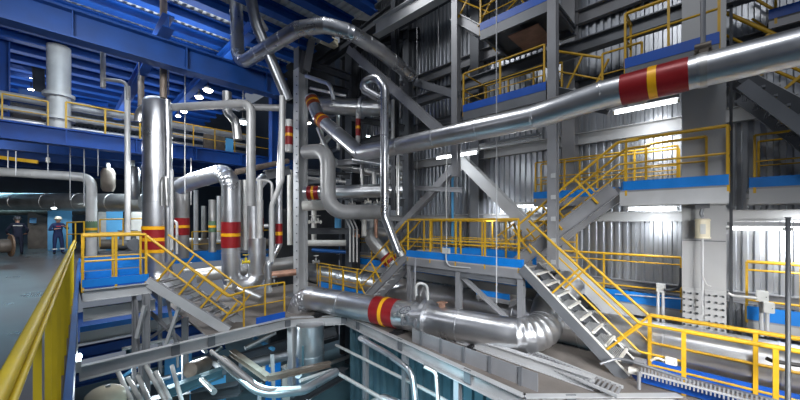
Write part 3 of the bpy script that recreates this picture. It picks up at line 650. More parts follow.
lv('grey beam behind the loop pipe at mid height', 352, 118, 404, 128, 14, 13.5, .2, .24, 'dark_steel')
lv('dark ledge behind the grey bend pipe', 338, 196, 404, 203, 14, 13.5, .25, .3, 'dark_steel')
# dark plate closing the space behind, boiler casing
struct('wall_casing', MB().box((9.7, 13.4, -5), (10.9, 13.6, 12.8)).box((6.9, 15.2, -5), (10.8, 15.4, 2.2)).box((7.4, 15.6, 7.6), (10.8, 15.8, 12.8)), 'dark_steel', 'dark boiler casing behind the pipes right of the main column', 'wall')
for k, (x, y, w, h, lab, m_) in enumerate(((334, 45, .5, .25, 'cream cable tray high behind the curved top pipe', 'cream'), (334, 40, .5, .1, 'dim cream tray end under the curved top pipe', 'cream'))):
    q = P(x, y, d=13.5); t = empty('cable_tray', q, lab, 'tray')
    MB().box(q + V((-w, 0, 0)), q + V((w * .4, .3, .03))).build('base_sheet', m_, t); MB().box(q + V((-w, 0, .03)), q + V((w * .4, .02, h))).build('side_rail', m_, t)
# cable racks / small gear behind centre
rng = random.Random(3)
gear = ((356, 236, 'copper', 'copper coloured valve cluster right of the bent conduits'), (312, 222, 'white_pipe', 'pale valve under the red banded level pipe'), (318, 222, 'white_pipe', 'pale valve next to the thin rod right of the main column'),
        (396, 236, 'steel', 'dark valve above the narrow left stairs'), (352, 204, 'old_jacket', 'grey valve on top of the grey bend pipe run'), (368, 202, 'white_pipe', 'white valve above the grey bend pipe'), (377, 203, 'old_jacket', 'dull valve close to the loop pipe drop'),
        (340, 182, 'steel', 'dark valve behind the grey bend pipe elbow'), (392, 176, 'steel', 'dark valve between the level pipes right of the loop pipe'), (316, 262, 'old_jacket', 'grey valve beside the foot of the main column'))
for x, y, m_, lab in gear: valve('valve', lab, P(x, y, d=12.6), (1, -.2, 0), .09, m_, (0, 0, 1), 'small valves behind the centre')
valve('valve', 'dark gate valve on the deck in front of the red band', P(409, 322, d=8.0), (.3, -1, 0), .13, 'steel', (-.4, 0, .9))
valve('valve', 'bright small valve left of the dark gate valve on the deck', P(398, 316, d=8.5), (.3, -1, 0), .09, 'old_jacket')
pipe('drain_pipe', 'small bent drain pipe standing on the red banded deck pipe', L((416, 296, dict(d=8.2)), (416, 282, dict(d=8.2)), (427, 285, dict(d=8.2)), (428, 300, dict(d=8.2))), .035, 'pale_pipe', bend=.12, seg=8)
pipe('drain_pipe', 'grey vertical conduit under the left end of the middle platform', L((415, 300, dict(d=9.2)), (415, 258, dict(d=9.2))), .03, 'mid_steel', seg=8)
pipe('drain_pipe', 'pale curved conduit under the front edge of the middle platform', L((446, 254, dict(X=7.42)), (446, 266, dict(X=7.42)), (470, 268, dict(X=7.42))), .02, 'pale_pipe', bend=.2, seg=8)
pipe('wall_conduit', 'blue vertical pipe on the corrugated wall left of the brace', L((452.5, 172, dict(X=10.6)), (452.5, 244, dict(X=10.6))), .05, 'sky_blue', seg=8)
dbox('junction_box', 'small pale junction box on the front rail of the middle platform', P(442, 248, X=7.44), P(449, 254, X=7.44) + V((.06, 0, 0)), 'box_grey', 'box')

# ================================================================== lights on the right
tube_light('hanging_tube_light', 'bright fluorescent tube under the steam pipe left of the brace apex', P(436, 158.5, X=8.4), P(478.5, 152.5, X=8.4), 'tube_glow', .06)
tube_light('hanging_tube_light', 'long fluorescent tube lamp left of the wide column below the red band', P(613, 113.5, X=9.4), P(679.5, 100.5, X=9.4), 'tube_glow')
tube_light('hanging_tube_light', 'glaring fluorescent tube right of the wide column', P(727, 228, X=10.0), P(785, 229, X=10.0), 'tube_warm')
tube_light('hanging_tube_light', 'glaring fluorescent tube at the right edge of the picture', P(791, 229.2, X=10.0), P(850, 230.5, X=10.0), 'tube_warm')
tube_light('hanging_tube_light', 'fluorescent tube under the walkway left of the wide column', P(627, 209, X=9.9), P(679, 208.5, X=9.9), 'tube_glow')
tube_light('hanging_tube_light', 'fluorescent tube under the wall walkway left of the long post', P(509, 206.5, X=10.3), P(546, 206, X=10.3), 'tube_glow', .06)
tube_light('hanging_tube_light', 'unlit tube lamp under the steam pipe right of the brace apex', P(480, 148.5, X=8.8), P(541, 137.5, X=8.8), 'tube_off', .07)
for k, (x, y, X_) in enumerate(((788, 215, 9.9), (788, 60, 9.9))): pass
tag(MB().tube([P(788, 218, X=8.0), P(788, 420, X=6.6)], .028, 10).tube([P(788, 218, X=8.0) - V((0, 0, 0)), P(788, 217, X=8.0)], .036, 10).build('steel_post', 'dark_steel'), 'dark slim post at the right edge in front of the railings', 'post')

# spring hanger canister in front of the wide column
q = P(702.5, 229, X=9.1); t = empty('spring_hanger', q, 'cream canister spring hanger in front of the wide column', 'hanger')
MB().lathe(q, [(0, .21), (.1, .21), (.125, .19), (.125, .17), (.115, .165), (.115, -.16), (.128, -.165), (.128, -.19), (0, -.19)], 20).build('canister', 'cream', t)
MB().box(q + V((-.13, -.05, -.1)), q + V((-.11, .03, .1))).build('scale_plate', 'box_grey', t)
MB().tube([q + V((0, 0, .2)), q + V((0, 0, .95))], .02, 8).build('upper_rod', 'mid_steel', t)
MB().tube([q + V((0, 0, -.19)), q + V((0, 0, -1.75))], .018, 8).build('lower_rod', 'pale_steel', t)
mb = MB().box(q + V((-.08, -.11, .42)), q + V((.08, .11, .85))); mb.tube([q + V((0, 0, .25)), q + V((-.02, .03, .3)), q + V((0, 0, .42))], .03, 8).build('turnbuckle', 'steel', t)
pipe('cable', 'thin cable end hooked on the lower rod of the spring hanger', [q + V((-.02, 0, -.95)), q + V((-.03, -.06, -1.12)), q + V((-.03, -.13, -1.15))], .012, 'pale_pipe', 'cable', .05, seg=6)
# boxes and conduits around the low walkway
dbox('junction_box', 'grey electric box on a short stand left of the wide column', P(656, 292, X=9.6), P(664.5, 284.5, X=9.6) + V((.12, 0, 0)), 'box_grey', 'box')
tag(MB().tube([P(658, 291, X=9.66), P(658, 322, X=9.66)], .03, 8).tube([P(663, 291, X=9.66), P(663, 322, X=9.66)], .03, 8).build('box_stand', 'pale_steel'), 'pale stand under the electric box left of the wide column', 'stand')
dbox('junction_box', 'upper grey box of the pair right of the wide column', P(756, 301, X=9.6), P(768, 292, X=9.6) + V((.12, 0, 0)), 'box_grey', 'box')
dbox('junction_box', 'lower grey box of the pair right of the wide column', P(763, 312.5, X=9.5), P(774, 303.5, X=9.5) + V((.12, 0, 0)), 'box_grey', 'box')
tag(MB().tube([P(761.5, 301, X=9.66), P(761.5, 336, X=9.66)], .035, 8).tube([P(767, 312, X=9.66), P(767, 336, X=9.66)], .035, 8).build('box_stand', 'pale_steel'), 'pale stand under the pair of boxes right of the wide column', 'stand')
pipe('conduit', 'pale bent conduit leading to the boxes right of the wide column', L((728, 293, dict(X=9.6)), (733, 296, dict(X=9.6)), (758, 298, dict(X=9.6))), .025, 'pale_pipe', 'conduit', .1, seg=8)
pipe('conduit', 'dark bent conduit at the left side of the wide column', L((681, 268, dict(X=9.6)), (681, 290, dict(X=9.6)), (664, 290, dict(X=9.6))), .03, 'dark_steel', 'conduit', .2, seg=8)
pipe('conduit', 'thin pale conduit on the blue board left of the wide column', L((615, 294, dict(X=9.75)), (682, 299, dict(X=9.75))), .014, 'pale_pipe', 'conduit', seg=6)
dbox('junction_box', 'white box tied to the bottom rail of the lower walkway', P(665, 357, X=7.44), P(676, 366.5, X=7.44) + V((.07, 0, 0)), 'white_pipe', 'box')
pipe('cable', 'pale cable coil tied to the rail left of the white box', L((651, 360.5, dict(X=7.42)), (657, 357, dict(X=7.40)), (664, 361, dict(X=7.42))), .022, 'cream', 'cable', .08, seg=6)
dbox('junction_box', 'grey box at the foot of the stairs to the lower walkway', P(634, 358, X=7.4), P(645, 366.5, X=7.4) + V((.1, 0, 0)), 'mid_steel', 'box')
dbox('junction_box', 'pale pinkish box under the foot of the stairs', P(628, 368, X=7.3), P(637, 375.5, X=7.3) + V((.1, 0, 0)), 'white_pipe', 'box')
# ribbed cable tray along the lower walkway
a, b = P(642, 372, X=7.2), P(800, 409, X=7.2); a.z = b.z = (a.z + b.z) / 2 - .0
a = P(640, 371, X=7.25); b = V((7.25, a.y - 3.2, a.z)); t = empty('cable_tray', a, 'ladder cable tray with close rungs beside the lower walkway', 'tray')
MB().bar(a + V((0, 0, -.02)), b + V((0, 0, -.02)), .03, .03).build('spine_rail', 'pale_steel', t)
mb = MB()
for k in range(64):
    p = lerp(a, b, (k + .5) / 64); mb.bar(p + V((-.02, 0, -.09)), p + V((.02, 0, .07)), .022, .022)
mb.build('rungs', 'mid_steel', t)
tag(MB().tube([P(639, 372, X=7.2), P(639, 392, X=7.2)], .03, 8).build('tray_post', 'mid_steel'), 'short grey post under the left end of the ribbed tray', 'post')
pipe('hose', 'dark hose running along the lower walkway beside the tray', L((600, 364, dict(X=7.0)), (618, 358, dict(X=7.2)), (634, 362, dict(X=7.2)), (700, 384, dict(X=7.3)), (800, 406, dict(X=7.3))), .025, 'steel', 'hose', .2, seg=8)
pipe('hose', 'black hose between the railings at the right edge', L((766, 358, dict(X=7.6)), (772, 361, dict(X=7.6)), (830, 370, dict(X=7.6))), .03, 'black', 'hose', .1, seg=8)
# ================================================================== near yellow railing on the hall floor edge
t = empty('railing', (-.1, 1.5, 0), 'heavy lemon yellow railing in the left foreground', 'railing')
def ex(y, o=0): return edge_x(y) + o
def rl(y, o, z): return V((ex(y, o), y, z))
MB().tube([rl(-1.0, -.062, 1.10), rl(11.0, -.01, 1.13)], .023, 16).build('top_rail', 'lemon', t)
MB().tube([rl(-1.0, -.034, 1.085), rl(11.0, .02, 1.09)], .011, 16).build('second_rail', 'lemon', t)
for k, y in enumerate((2.25, 2.9, 3.5, 4.2, 4.9, 5.6, 6.4, 7.2, 8.0, 8.8, 9.6, 10.4)):
    x = ex(y, .0)
    MB().box((x - .042, y - .008, -.1), (x - .014, y + .008, 1.07)).build('post', 'lemon', t)

# ---- small landing across the opening with the stairs down
platform('platform', 'blue edged landing on the left with yellow railings above the opening', 0.37, 1.7, 10.97, 12.6, 0.0, [((.37, 10.97), (1.66, 10.97)), ((.37, 12.6), (1.7, 12.6))], 'deep_blue', .3, 'toe_blue', 'pale_steel', .19)
mb = MB().channel((.38, 10.95, -.2), (1.72, 10.95, -.2), .08, .28, .015); tag(mb.build('edge_beam', 'pale_steel'), 'pale beam under the front of the blue left landing', 'beam', kind='structure')
railing('railing', 'front yellow railing of the blue left landing', [(.38, 10.99, 0), (1.6, 10.99, 0)], 1.24, (.62,), space=.75, rr=.034, r=.032)
railing('railing', 'rear yellow railing of the blue left landing', [(.42, 12.3, 0), (1.66, 12.3, 0)], 1.24, (.62,), space=.75, rr=.03, r=.03)
tp, bt = V((1.95, 10.98, -.02)), P(232, 331, Y=9.75)
bt = V((3.2, 9.62, ZL)); tp = V((1.62, 10.98, 0))
sd = V((.72, .69, 0)).normalized(); du = V((0, 0, .2))
stair('stairs', 'grey stairs going down right from the blue left landing', tp, bt, .8, sd, 8, 'pale_steel', .26, 'mid_steel')
stair_rail('stair_railing', 'near yellow handrail of the left stairs', tp + du, bt - V((0, 0, .06)), 1.0, 4, r=.032, ext1=bt + V((.42, .04, 0)))
stair_rail('stair_railing', 'far yellow handrail of the left stairs', tp + sd * .8 + du, bt + sd * .8, 1.0, 4, r=.026)
# lower landing by the column
struct('floor_deck', MB().poly([(2.7, 9.6), (4.0, 9.6), (4.0, 14.6), (2.7, 14.6)], ZL - .05, ZL), 'deck', 'brown deck at the foot of the left stairs', 'floor')
tag(MB().bar((3.95, 9.62, ZL + .1), (4.85, 9.66, ZL + .1), .02, .2).build('toe_board', 'deep_blue'), 'blue toe board on the edge beam at the foot of the left stairs', 'board')
railing('railing', 'yellow railing at the foot of the left stairs', [(3.62, 9.66, ZL), (4.85, 9.7, ZL)], 1.1, (.55,), space=.62)
# beams below the landing, lower gallery on the far side
lv2 = lambda label, a, b, w, h, m, kind='structure', name='steel_beam': tag(MB().ibeam(a, b, w, h, .025).build(name, m), label, 'beam', kind=kind)
lv2('pale beam below the blue left landing', (.4, 11.3, -.72), (1.85, 11.3, -.72), .2, .3, 'pale_steel')
lv2('second pale beam deeper below the blue left landing', (.4, 13.2, -1.75), (2.7, 13.2, -1.75), .2, .34, 'pale_steel')
tag(MB().bar((.4, 13.1, -1.5), (2.7, 13.1, -1.5), .02, .16).build('toe_board', 'toe_blue'), 'blue toe board deep below the blue left landing', 'board')
lv2('blue beam low in the opening on the left', (.3, 13.9, -2.4), (4.5, 13.9, -2.4), .25, .35, 'blue_girder')
lv2('second blue beam lower in the opening on the left', (.3, 13.9, -3.2), (4.5, 13.9, -3.2), .25, .35, 'navy_girder')
struct('floor_gallery', MB().box((.3, 13.3, -1.95), (4.0, 17.6, -1.9)), 'navy_girder', 'blue gallery floor deep behind the left landing', 'floor')
for k, (px, d, w, lab) in enumerate(((134, 8.7, .09, 'left grey post under the blue landing'), (146, 8.6, .16, 'thick grey post standing in the lower left of the opening'), (185, 9.6, .15, 'grey post under the left stairs'), (160, 10.4, .1, 'thin grey post behind the thick one in the opening'))):
    q = P(px, 300, d=d); tag(MB().ibeam((q.x, q.y, -5.4), (q.x, q.y, -.3 if k != 2 else -1.2), w, w, .02, up=(1, 0, 0)).build('steel_post', 'mid_steel'), lab, 'post', kind='structure')
for k, (x0, y0, x1, y1, d, lab) in enumerate(((136, 300, 142, 400, 8.6, 'left steep'), (150, 312, 182, 342, 9.4, 'flat crossing'), (181, 302, 166, 345, 9.0, 'right steep'), (150, 338, 180, 318, 9.4, 'rising crossing'), (168, 300, 176, 345, 9.2, 'thin upright'), (145, 305, 137, 338, 8.5, 'short bright'))):
    tag(MB().angle(P(x0, y0, d=d), P(x1, y1, d=d), .08, .08).build('steel_brace', 'pale_steel' if k in (2, 5) else 'mid_steel'), lab + ' angle brace between the posts under the left stairs', 'brace', kind='structure')
# things hanging in the opening
pipe('column_pipe', 'silver pipe below the deck under the main column', [P(310, 324, d=10.2), P(310, 384, d=10.2)], .42, 'jacket', seam=1.2, seg=24)
tag(MB().ibeam(P(294, 326, d=10.4), P(294, 384, d=10.4), .3, .3, .03, up=(1, 0, 0)).build('steel_post', 'pale_steel'), 'pale post left of the silver pipe below the deck', 'post', kind='structure')
tank = MB().lathe(P(105, 404, d=7.6), [(0, .4), (.13, .39), (.25, .35), (.34, .27), (.38, .16), (.39, 0), (.39, -1.2)], 28)
tk = empty('tank', P(105, 404, d=7.6), 'cream domed tank top at the bottom left below the edge beam', 'tank'); tank.build('shell', 'cream', tk)
MB().disc(P(105, 404, d=7.6) + V((.05, -.05, .41)), (0, 0, 1),   .05, .06, 12).build('nozzle', 'old_jacket', tk)
pb = dict(bend=.5, seg=16)
pipe('handrail_pipe', 'thin silver pipe slanting down to the lower centre of the opening', L((211, 351, dict(d=7.6)), (262, 391, dict(d=6.6)), (300, 388, dict(d=7.4))), .04, 'pale_pipe', bend=.3, seg=10)
pipe('loop_duct', 'silver loop pipe curving through the bottom of the opening', L((222, 360, dict(d=8.0)), (262, 394, dict(d=7.0)), (304, 390, dict(d=7.6)), (336, 372, dict(d=8.6))), .11, 'jacket', bend=.5, seg=20, seam=.8)
mb = MB().ibeam(P(232, 352, d=9.3), P(268, 378, d=8.4), .16, .14, .02).ibeam(P(268, 378, d=8.4), P(330, 364, d=9.6), .16, .14, .02)
tag(mb.build('runway_beam', 'brown_pipe'), 'brown L shaped runway beam in the opening above the silver loop', 'beam', kind='structure')
lv2('dark beam crossing the opening below the main column', P(200, 372, d=11.4), P(336, 330, d=12), .3, .4, 'dark_steel')
lv2('dark beam lower right in the opening', P(290, 402, d=8.5), P(345, 372, d=10.5), .25, .3, 'dark_steel')
lv2('teal beam at the lower left of the opening', P(168, 392, d=8.6), P(222, 372, d=9.6), .25, .25, 'teal_clad')
lv2('dark beam at the bottom of the opening left of the loop', P(150, 404, d=9), P(240, 388, d=9), .3, .3, 'dark_steel')
pipe('service_pipe', 'thin pale pipe running toward the viewer under the long edge beam', L((336, 345, dict(X=6.25)), (430, 392, dict(X=5.9)), (480, 420, dict(X=5.7))), .045, 'pale_pipe', seg=10)
pipe('service_pipe', 'second pale pipe lower in the opening running from the corner toward the viewer', L((332, 370, dict(d=9.4)), (388, 402, dict(d=7.6))), .05, 'pale_pipe', seg=10)
pipe('service_pipe', 'pale pipe meeting the second one at the corner of the opening', L((300, 381, dict(d=8.6)), (333, 370, dict(d=9.4))), .05, 'pale_pipe', seg=10)
pipe('service_pipe', 'bent silver pipe under the long edge beam at the lower right', L((360, 338, dict(d=9)), (388, 354, dict(d=8.2)), (412, 372, dict(d=7.6)), (418, 420, dict(d=7.4))), .075, 'jacket', bend=.3, seg=12)
pipe('service_pipe', 'small bent pipe beside the post under the long edge beam', L((424, 366, dict(d=7.2)), (436, 372, dict(d=7.2)), (438, 400, dict(d=7.0))), .05, 'old_jacket', bend=.15, seg=10)
pipe('service_pipe', 'round ended silver pipe at the bottom below the long edge beam', L((372, 404, dict(d=8)), (384, 398, dict(d=7.8)), (398, 404, dict(d=7.4))), .1, 'jacket', bend=.2, seg=14)
for k, (a, b, lab) in enumerate((((202, 380), (214, 392), 'small grey bent pipe at the lower left of the opening'), ((156, 372), (170, 400), 'pale slanting pipe below the crossing edge beam'), ((128, 378), (142, 402), 'first pale slanting pipe right of the cream tank'), ((138, 376), (150, 402), 'second pale slanting pipe right of the cream tank'), ((146, 366), (166, 402), 'third pale slanting pipe right of the cream tank'), ((172, 366), (182, 402), 'pale slanting pipe left of the cyan cabinet'), ((118, 372), (132, 402), 'pale slanting pipe closest to the cream tank'))):
    pipe('slanting_pipe', lab, [P(*a, d=8.6), P(*b, d=7.8)], .05 if k else .07, 'pale_pipe' if k else 'old_jacket', seg=12)
dbox('cabinet', 'bright blue cabinet deep below the main column', P(266, 378, d=10), P(274, 362, d=10) + V((.3, .2, 0)), 'toe_blue', 'cabinet', base=-5.4)
dbox('cabinet', 'pale cabinet deep below, right of the bright blue one', P(283, 374, d=10.5), P(289, 366, d=10.5) + V((.2, .2, 0)), 'white_pipe', 'cabinet', base=-5.4)
dbox('cabinet', 'cyan painted cabinet at the bottom of the opening on the left', P(190, 402, d=9), P(206, 386, d=9) + V((.6, .3, 0)), 'sky_blue', 'cabinet', base=-5.4)
dbox('cabinet', 'light blue cabinet deep in the opening right of the thick post', P(165, 382, d=11), P(177, 360, d=11) + V((.5, .4, 0)), 'sky_blue', 'cabinet', base=-5.4)
pipe('cross_duct', 'dark duct crossing below the deck left of the main column', L((240, 366, dict(d=9.6)), (292, 354, dict(d=10.6))), .16, 'dark_jacket', seg=16)
pipe('cross_duct', 'brown insulated duct end at the left below the edge beam', L((190, 370, dict(d=9.5)), (206, 364, dict(d=10.2))), .22, 'brown_pipe', seg=16)
pipe('cream_duct', 'cream slanting duct deep below the main column', L((256, 372, dict(d=10)), (274, 362, dict(d=10.2))), .1, 'cream', seg=14)
q = P(77, 357, Y=9.3); t = empty('pit_lamp', q, 'glaring work lamp at the left end of the crossing edge beam', 'light'); MB().lathe(q, [(0, .07), (.06, .05), (.08, 0), (.06, -.05), (0, -.07)], 14).build('bulb', 'lamp_cold', t)
MB().box(q + V((-.06, -.06, -.3)), q + V((.06, .06, -.08))).build('housing', 'box_grey', t); MB().tube([q + V((0, 0, .06)), q + V((0, 0, .8))], .015, 6).build('cord', 'box_grey', t)

rt = random.Random(21)
for k in range(26):
    x = rt.uniform(90, 330); y = 345 + rt.uniform(0, 55) - (x - 90) * .03; d = rt.uniform(9.2, 12.5)
    a = P(x, y, d=d); dr = rt.choice(((1, 0, 0), (0, 1, 0), (0, 1, 0), (0, 0, 1), (.6, .7, -.4), (1, 0, .6))); ln = rt.uniform(.6, 1.6)
    b = a + V(dr).normalized() * ln; b.z = min(b.z, -1.9); a.z = min(a.z, -1.9)
    pipe('tangled_pipe', 'pipe in the tangle deep in the opening under the crossing edge beam', [a, b], rt.choice((.04, .05, .07, .1)), rt.choice(('pale_pipe', 'old_jacket', 'grey_pipe', 'jacket', 'teal_clad', 'sky_blue')), seg=10, group='tangle of pipes deep in the opening')
for k in range(9):
    a = P(150 + 21 * k, 402 - (k % 3) * 9, d=8.2 + (k % 4) * .7); z = rt.uniform(-3.4, -2.2)
    tag(MB().angle((a.x, a.y, -5.4), (a.x + rt.uniform(-.3, .3), a.y, z), .08, .08).build('slim_post', 'pale_steel'), 'slim angle post rising from the bottom of the opening', 'post', 'slim posts deep in the opening', 'structure')
# ================================================================== pipes on the left
pipe('tower_pipe', 'tall wide silver pipe on the left with a red and yellow band', L((172, 297, dict(d=10.8)), (157.5, 278, dict(d=11.0)), (157.5, 103, dict(d=11.0))), .41, 'jacket', dome=True, bend=.8, seam=1.05, seg=28, mitre=True,
     bands=[(P(157.5, 226, d=11), P(157.5, 252, d=11), 'red', (.07, .5, .94))])
pipe('nozzle_pipe', 'small nozzle pipe bending down at the left of the tall pipe top', L((156, 108, dict(d=11)), (142, 108, dict(d=11.1)), (140, 122, dict(d=11.1))), .17, 'old_jacket', bend=.3)
pipe('twin_pipe', 'slim silver pipe running down close against the tall wide pipe', L((167, 100, dict(d=10.5)), (168.5, 135, dict(d=10.5)), (168.5, 262, dict(d=10.5))), .1, 'jacket', seam=1.2)
pipe('twin_pipe', 'short looped pipe in front of the tall wide pipe', L((162, 206, dict(d=10.4)), (162, 180, dict(d=10.4)), (166, 176, dict(d=10.4)), (167.5, 206, dict(d=10.4))), .06, 'old_jacket', bend=.2)
pipe('u_pipe', 'U shaped silver pipe with a red band hanging low left of the main column', L((181, 187, dict(d=12.9)), (193, 181, dict(d=12.5)), (231, 170, dict(d=11.5)), (231, 286, dict(d=11.5)), (257, 283, dict(d=12.0)), (257, 238, dict(d=12.0))), .3, 'jacket', bend=.62, seam=.8, seg=24, mitre=True,
     bands=[(P(231, 222, d=11.5), P(231, 247.5, d=11.5), 'red', (.5,))])
pipe('riser_pipe', 'silver riser standing on the right leg of the U shaped pipe', L((254, 246, dict(d=12.1)), (254, 190, dict(d=12.1)), (264, 178, dict(d=12.8))), .2, 'jacket', bend=.3, seam=.7)
pipe('grey_hook_pipe', 'painted grey pipe leaving the tall pipe and turning down behind the U pipe', L((170, 107.5, dict(d=10.8)), (236, 104, dict(d=9.6)), (251, 104, dict(d=9.5)), (251, 206, dict(d=9.5))), .125, 'grey_pipe', bend=.45, seg=18)
pipe('grey_pipe', 'painted grey level pipe behind the hook pipe left of the main column', L((236, 107, dict(d=11.2)), (284, 108, dict(d=11.2))), .11, 'grey_pipe')
pipe('vent_pipe', 'dark hanging vent bend behind the grey hook pipe', L((227, 92, dict(d=11)), (227, 112, dict(d=11)), (236, 122, dict(d=11)), (238, 140, dict(d=11))), .14, 'old_jacket', bend=.3)
pipe('banded_pipe', 'thin silver pipe with a red band and a kinked foot left of the main column', L((283, 100, dict(d=10.6)), (279, 200, dict(d=10.3)), (279, 245, dict(d=10.3)), (268, 265, dict(d=10.1)), (268, 292, dict(d=10.1))), .1, 'jacket', bend=.15, seam=1.0, bands=[(P(279, 223.5, d=10.3), P(279, 243.5, d=10.3), 'red', (.5,))])
pipe('hanging_banded_pipe', 'red banded riser high beside the main column on its left', L((289, 120, dict(d=11.6)), (289, 152, dict(d=11.6))), .13, 'pale_pipe', bands=[(P(289, 127, d=11.6), P(289, 145, d=11.6), 'red', (.45,))])
pipe('slim_pipe', 'slim silver pipe standing left of the thin red banded pipe', L((282, 96, dict(d=10.0)), (282, 180, dict(d=10.0)), (272, 205, dict(d=10)), (272, 262, dict(d=10.0))), .075, 'pale_pipe', bend=.3)
pipe('banded_pipe', 'pipe with a dark red band behind the tall wide pipe on its right', L((182, 178, dict(d=13.5)), (182, 258, dict(d=13.5))), .26, 'old_jacket', seam=.8, bands=[(P(182, 218, d=13.5), P(182, 235, d=13.5), 'red', (.5,))])
pipe('banded_pipe', 'slim pipe with a dark green band between the tall pipe and the U pipe', L((212.5, 200, dict(d=14.5)), (212.5, 252, dict(d=14.5))), .15, 'old_jacket', bands=[(P(212.5, 221, d=14.5), P(212.5, 232, d=14.5), 'green', (.5,))])
pipe('banded_pipe', 'short red banded pipe right of the U pipe in the back', L((260.5, 200, dict(d=13)), (260.5, 240, dict(d=13))), .11, 'pale_pipe', bands=[(P(260.5, 218, d=13), P(260.5, 232, d=13), 'red', (.72,))])
pipe('slim_pipe', 'thin pale pipe with a small hook right of the dark red band', L((172, 170, dict(d=10.5)), (172, 250, dict(d=10.5))), .045, 'pale_pipe')
pipe('slim_pipe', 'thin pale hook pipe bending down right of the tall pipe', L((172, 221, dict(d=10.6)), (177, 221, dict(d=10.6)), (177, 254, dict(d=10.6))), .04, 'pale_pipe', bend=.12)
pipe('slim_pipe', 'thin pale hook pipe behind the right leg of the U pipe', L((254, 180, dict(d=12)), (272, 181, dict(d=12)), (272, 200, dict(d=12))), .05, 'pale_pipe', bend=.2)
for k, (x, w, lab) in enumerate(((236.5, .13, 'left'), (243, .11, 'middle'), (258, .12, 'right'))):
    pipe('pale_riser', '%s one of three pale risers behind the grey hook pipe' % lab, L((x + 2, 180, dict(d=12.0)), (x + 2, 250, dict(d=12.0))), w * .8, 'pale_pipe', group='pale risers behind the hook pipe')
lv2('brownish pipe rack beam running back from the U pipe to the main column', P(266, 175, d=12.5), P(290, 170, d=13.2), .3, .35, 'steel')
pipe('rack_pipe', 'brown pipe lying on the rack beam beside the main column', L((236, 172, dict(d=11.6)), (288, 161, dict(d=13.2))), .1, 'brown_pipe')
pipe('deck_pipe', 'dull silver pipe lying low on the deck behind the left stairs', L((196, 276, dict(d=12)), (296, 262, dict(d=14))), .26, 'old_jacket', seam=.9, seg=20)
pipe('deck_pipe', 'dull pipe lying on the deck right of the U pipe', L((262, 276, dict(d=12.5)), (296, 272, dict(d=13.0))), .13, 'copper')
pipe('deck_pipe', 'short silver pipe end lying at the foot of the U pipe', L((238, 290, dict(d=10.6)), (262, 300, dict(d=10.2))), .13, 'old_jacket', seg=14)
for x, y, m_, lab in ((268, 290, 'white_pipe', 'pale valve at the foot of the thin red banded pipe'), (274, 284, 'old_jacket', 'grey valve right of the thin red banded foot'), (228, 287, 'white_pipe', 'white valve at the bottom of the U pipe'), (188, 270, 'white_pipe', 'pale valve behind the left stairs'), (302, 308, 'steel', 'dark valve at the foot of the main column'), (246, 262, 'lemon', 'yellow valve inside the U pipe')):
    valve('valve', lab, P(x, y, d=10.6), (1, -.3, 0), .085, m_, (0, 0, 1), 'valves near the left stairs')
# far left
pipe('hall_pipe', 'silver pipe level at the far left turning down to the floor, with a green band', L((-30, 170, dict(d=14.2)), (70, 176, dict(d=14.4)), (91.5, 178, dict(d=14.6)), (91.5, 256, dict(d=14.6))), .19, 'pale_pipe', bend=.75, seam=1.6, seg=18, bands=[(P(91.5, 221, d=14.6), P(91.5, 232.5, d=14.6), 'green', (.7,))])
pipe('hall_main', 'large dull silver pipe level across the far left', L((-40, 201, dict(d=17.5)), (146, 203, dict(d=16.0))), .44, 'old_jacket', seam=2.0, seg=24)
pipe('hall_main', 'second dark pipe below the large dull one on the far left', L((-40, 212, dict(d=19.5)), (146, 211, dict(d=19.0))), .2, 'brown_pipe', seg=18)
pipe('white_stack', 'thick white vertical pipe on the mezzanine at the far left', [P(59, 131.5, Y=19.5), P(59, 47, Y=19.5)], .36, 'white_pipe', seg=24, flanges=[(P(59, 96, Y=19.5), (0, 0, 1)), (P(59, 119, Y=19.5), (0, 0, 1))])
pipe('thin_pole', 'long thin pale pole left of the tall wide pipe', L((127.5, 86, dict(d=11.8)), (127.5, 240, dict(d=11.8))), .085, 'pale_pipe', seg=12)
pipe('brown_riser', 'brown vertical pipe passing the upper girder above the tall pipe', L((163.5, -10, dict(d=10.4)), (163.5, 98, dict(d=10.4))), .1, 'brown_pipe', seg=12)
pipe('hanging_pipe', 'short brown vertical pipe left of the taller brown one', L((141, 76, dict(d=12.5)), (141, 100, dict(d=12.5)), (141, 112, dict(d=12.5))), .1, 'brown_pipe', seg=12)
pipe('hanging_hook_pipe', 'pale pipe hanging from the upper girder with a branch to the right', L((103, 46, dict(d=10.6)), (103, 88, dict(d=10.6))), .07, 'grey_pipe', seg=10)
pipe('hanging_hook_pipe', 'pale branch pipe bending down under the upper girder', L((103, 79, dict(d=10.6)), (127, 82, dict(d=10.7)), (128.5, 100, dict(d=10.7))), .055, 'grey_pipe', bend=.25, seg=10)
for k, (x, y0, y1, d, lab) in enumerate(((16, 138, 175, 13.5, 'at the far left'), (8, 136, 168, 13.6, 'at the left picture edge'), (48, 142, 172, 13.3, 'with a white turnbuckle over the level pipe'), (70, 145, 200, 13.1, 'over the elbow of the level pipe'), (84, 147, 206, 13.0, 'long one beside the level pipe elbow'), (98, 148, 176, 12.9, 'right of the level pipe elbow'), (139, 58, 80, 11.2, 'under the upper girder left of the brown pipe'), (185, 66, 200, 11.2, 'right of the tall wide pipe'), (168.5, 62, 96, 10.8, 'just right of the brown pipe'), (191, 158, 205, 13.5, 'beside the U pipe header'), (243, 66, 100, 11.5, 'under the upper girder near the hook pipe'))):
    a, b = P(x, y0, d=d), P(x, y1, d=d); rod('thin rod hanging on the left, ' + lab, b, a.z, .018, 'pale_steel')
q = P(48, 160, d=13.3); tag(MB().lathe(q, [(0, .1), (.05, .1), (.07, .05), (.05, 0), (.07, -.05), (.05, -.1), (0, -.1)], 12).build('turnbuckle', 'white_pipe'), 'white turnbuckle on a rod over the level pipe at the far left', 'turnbuckle')
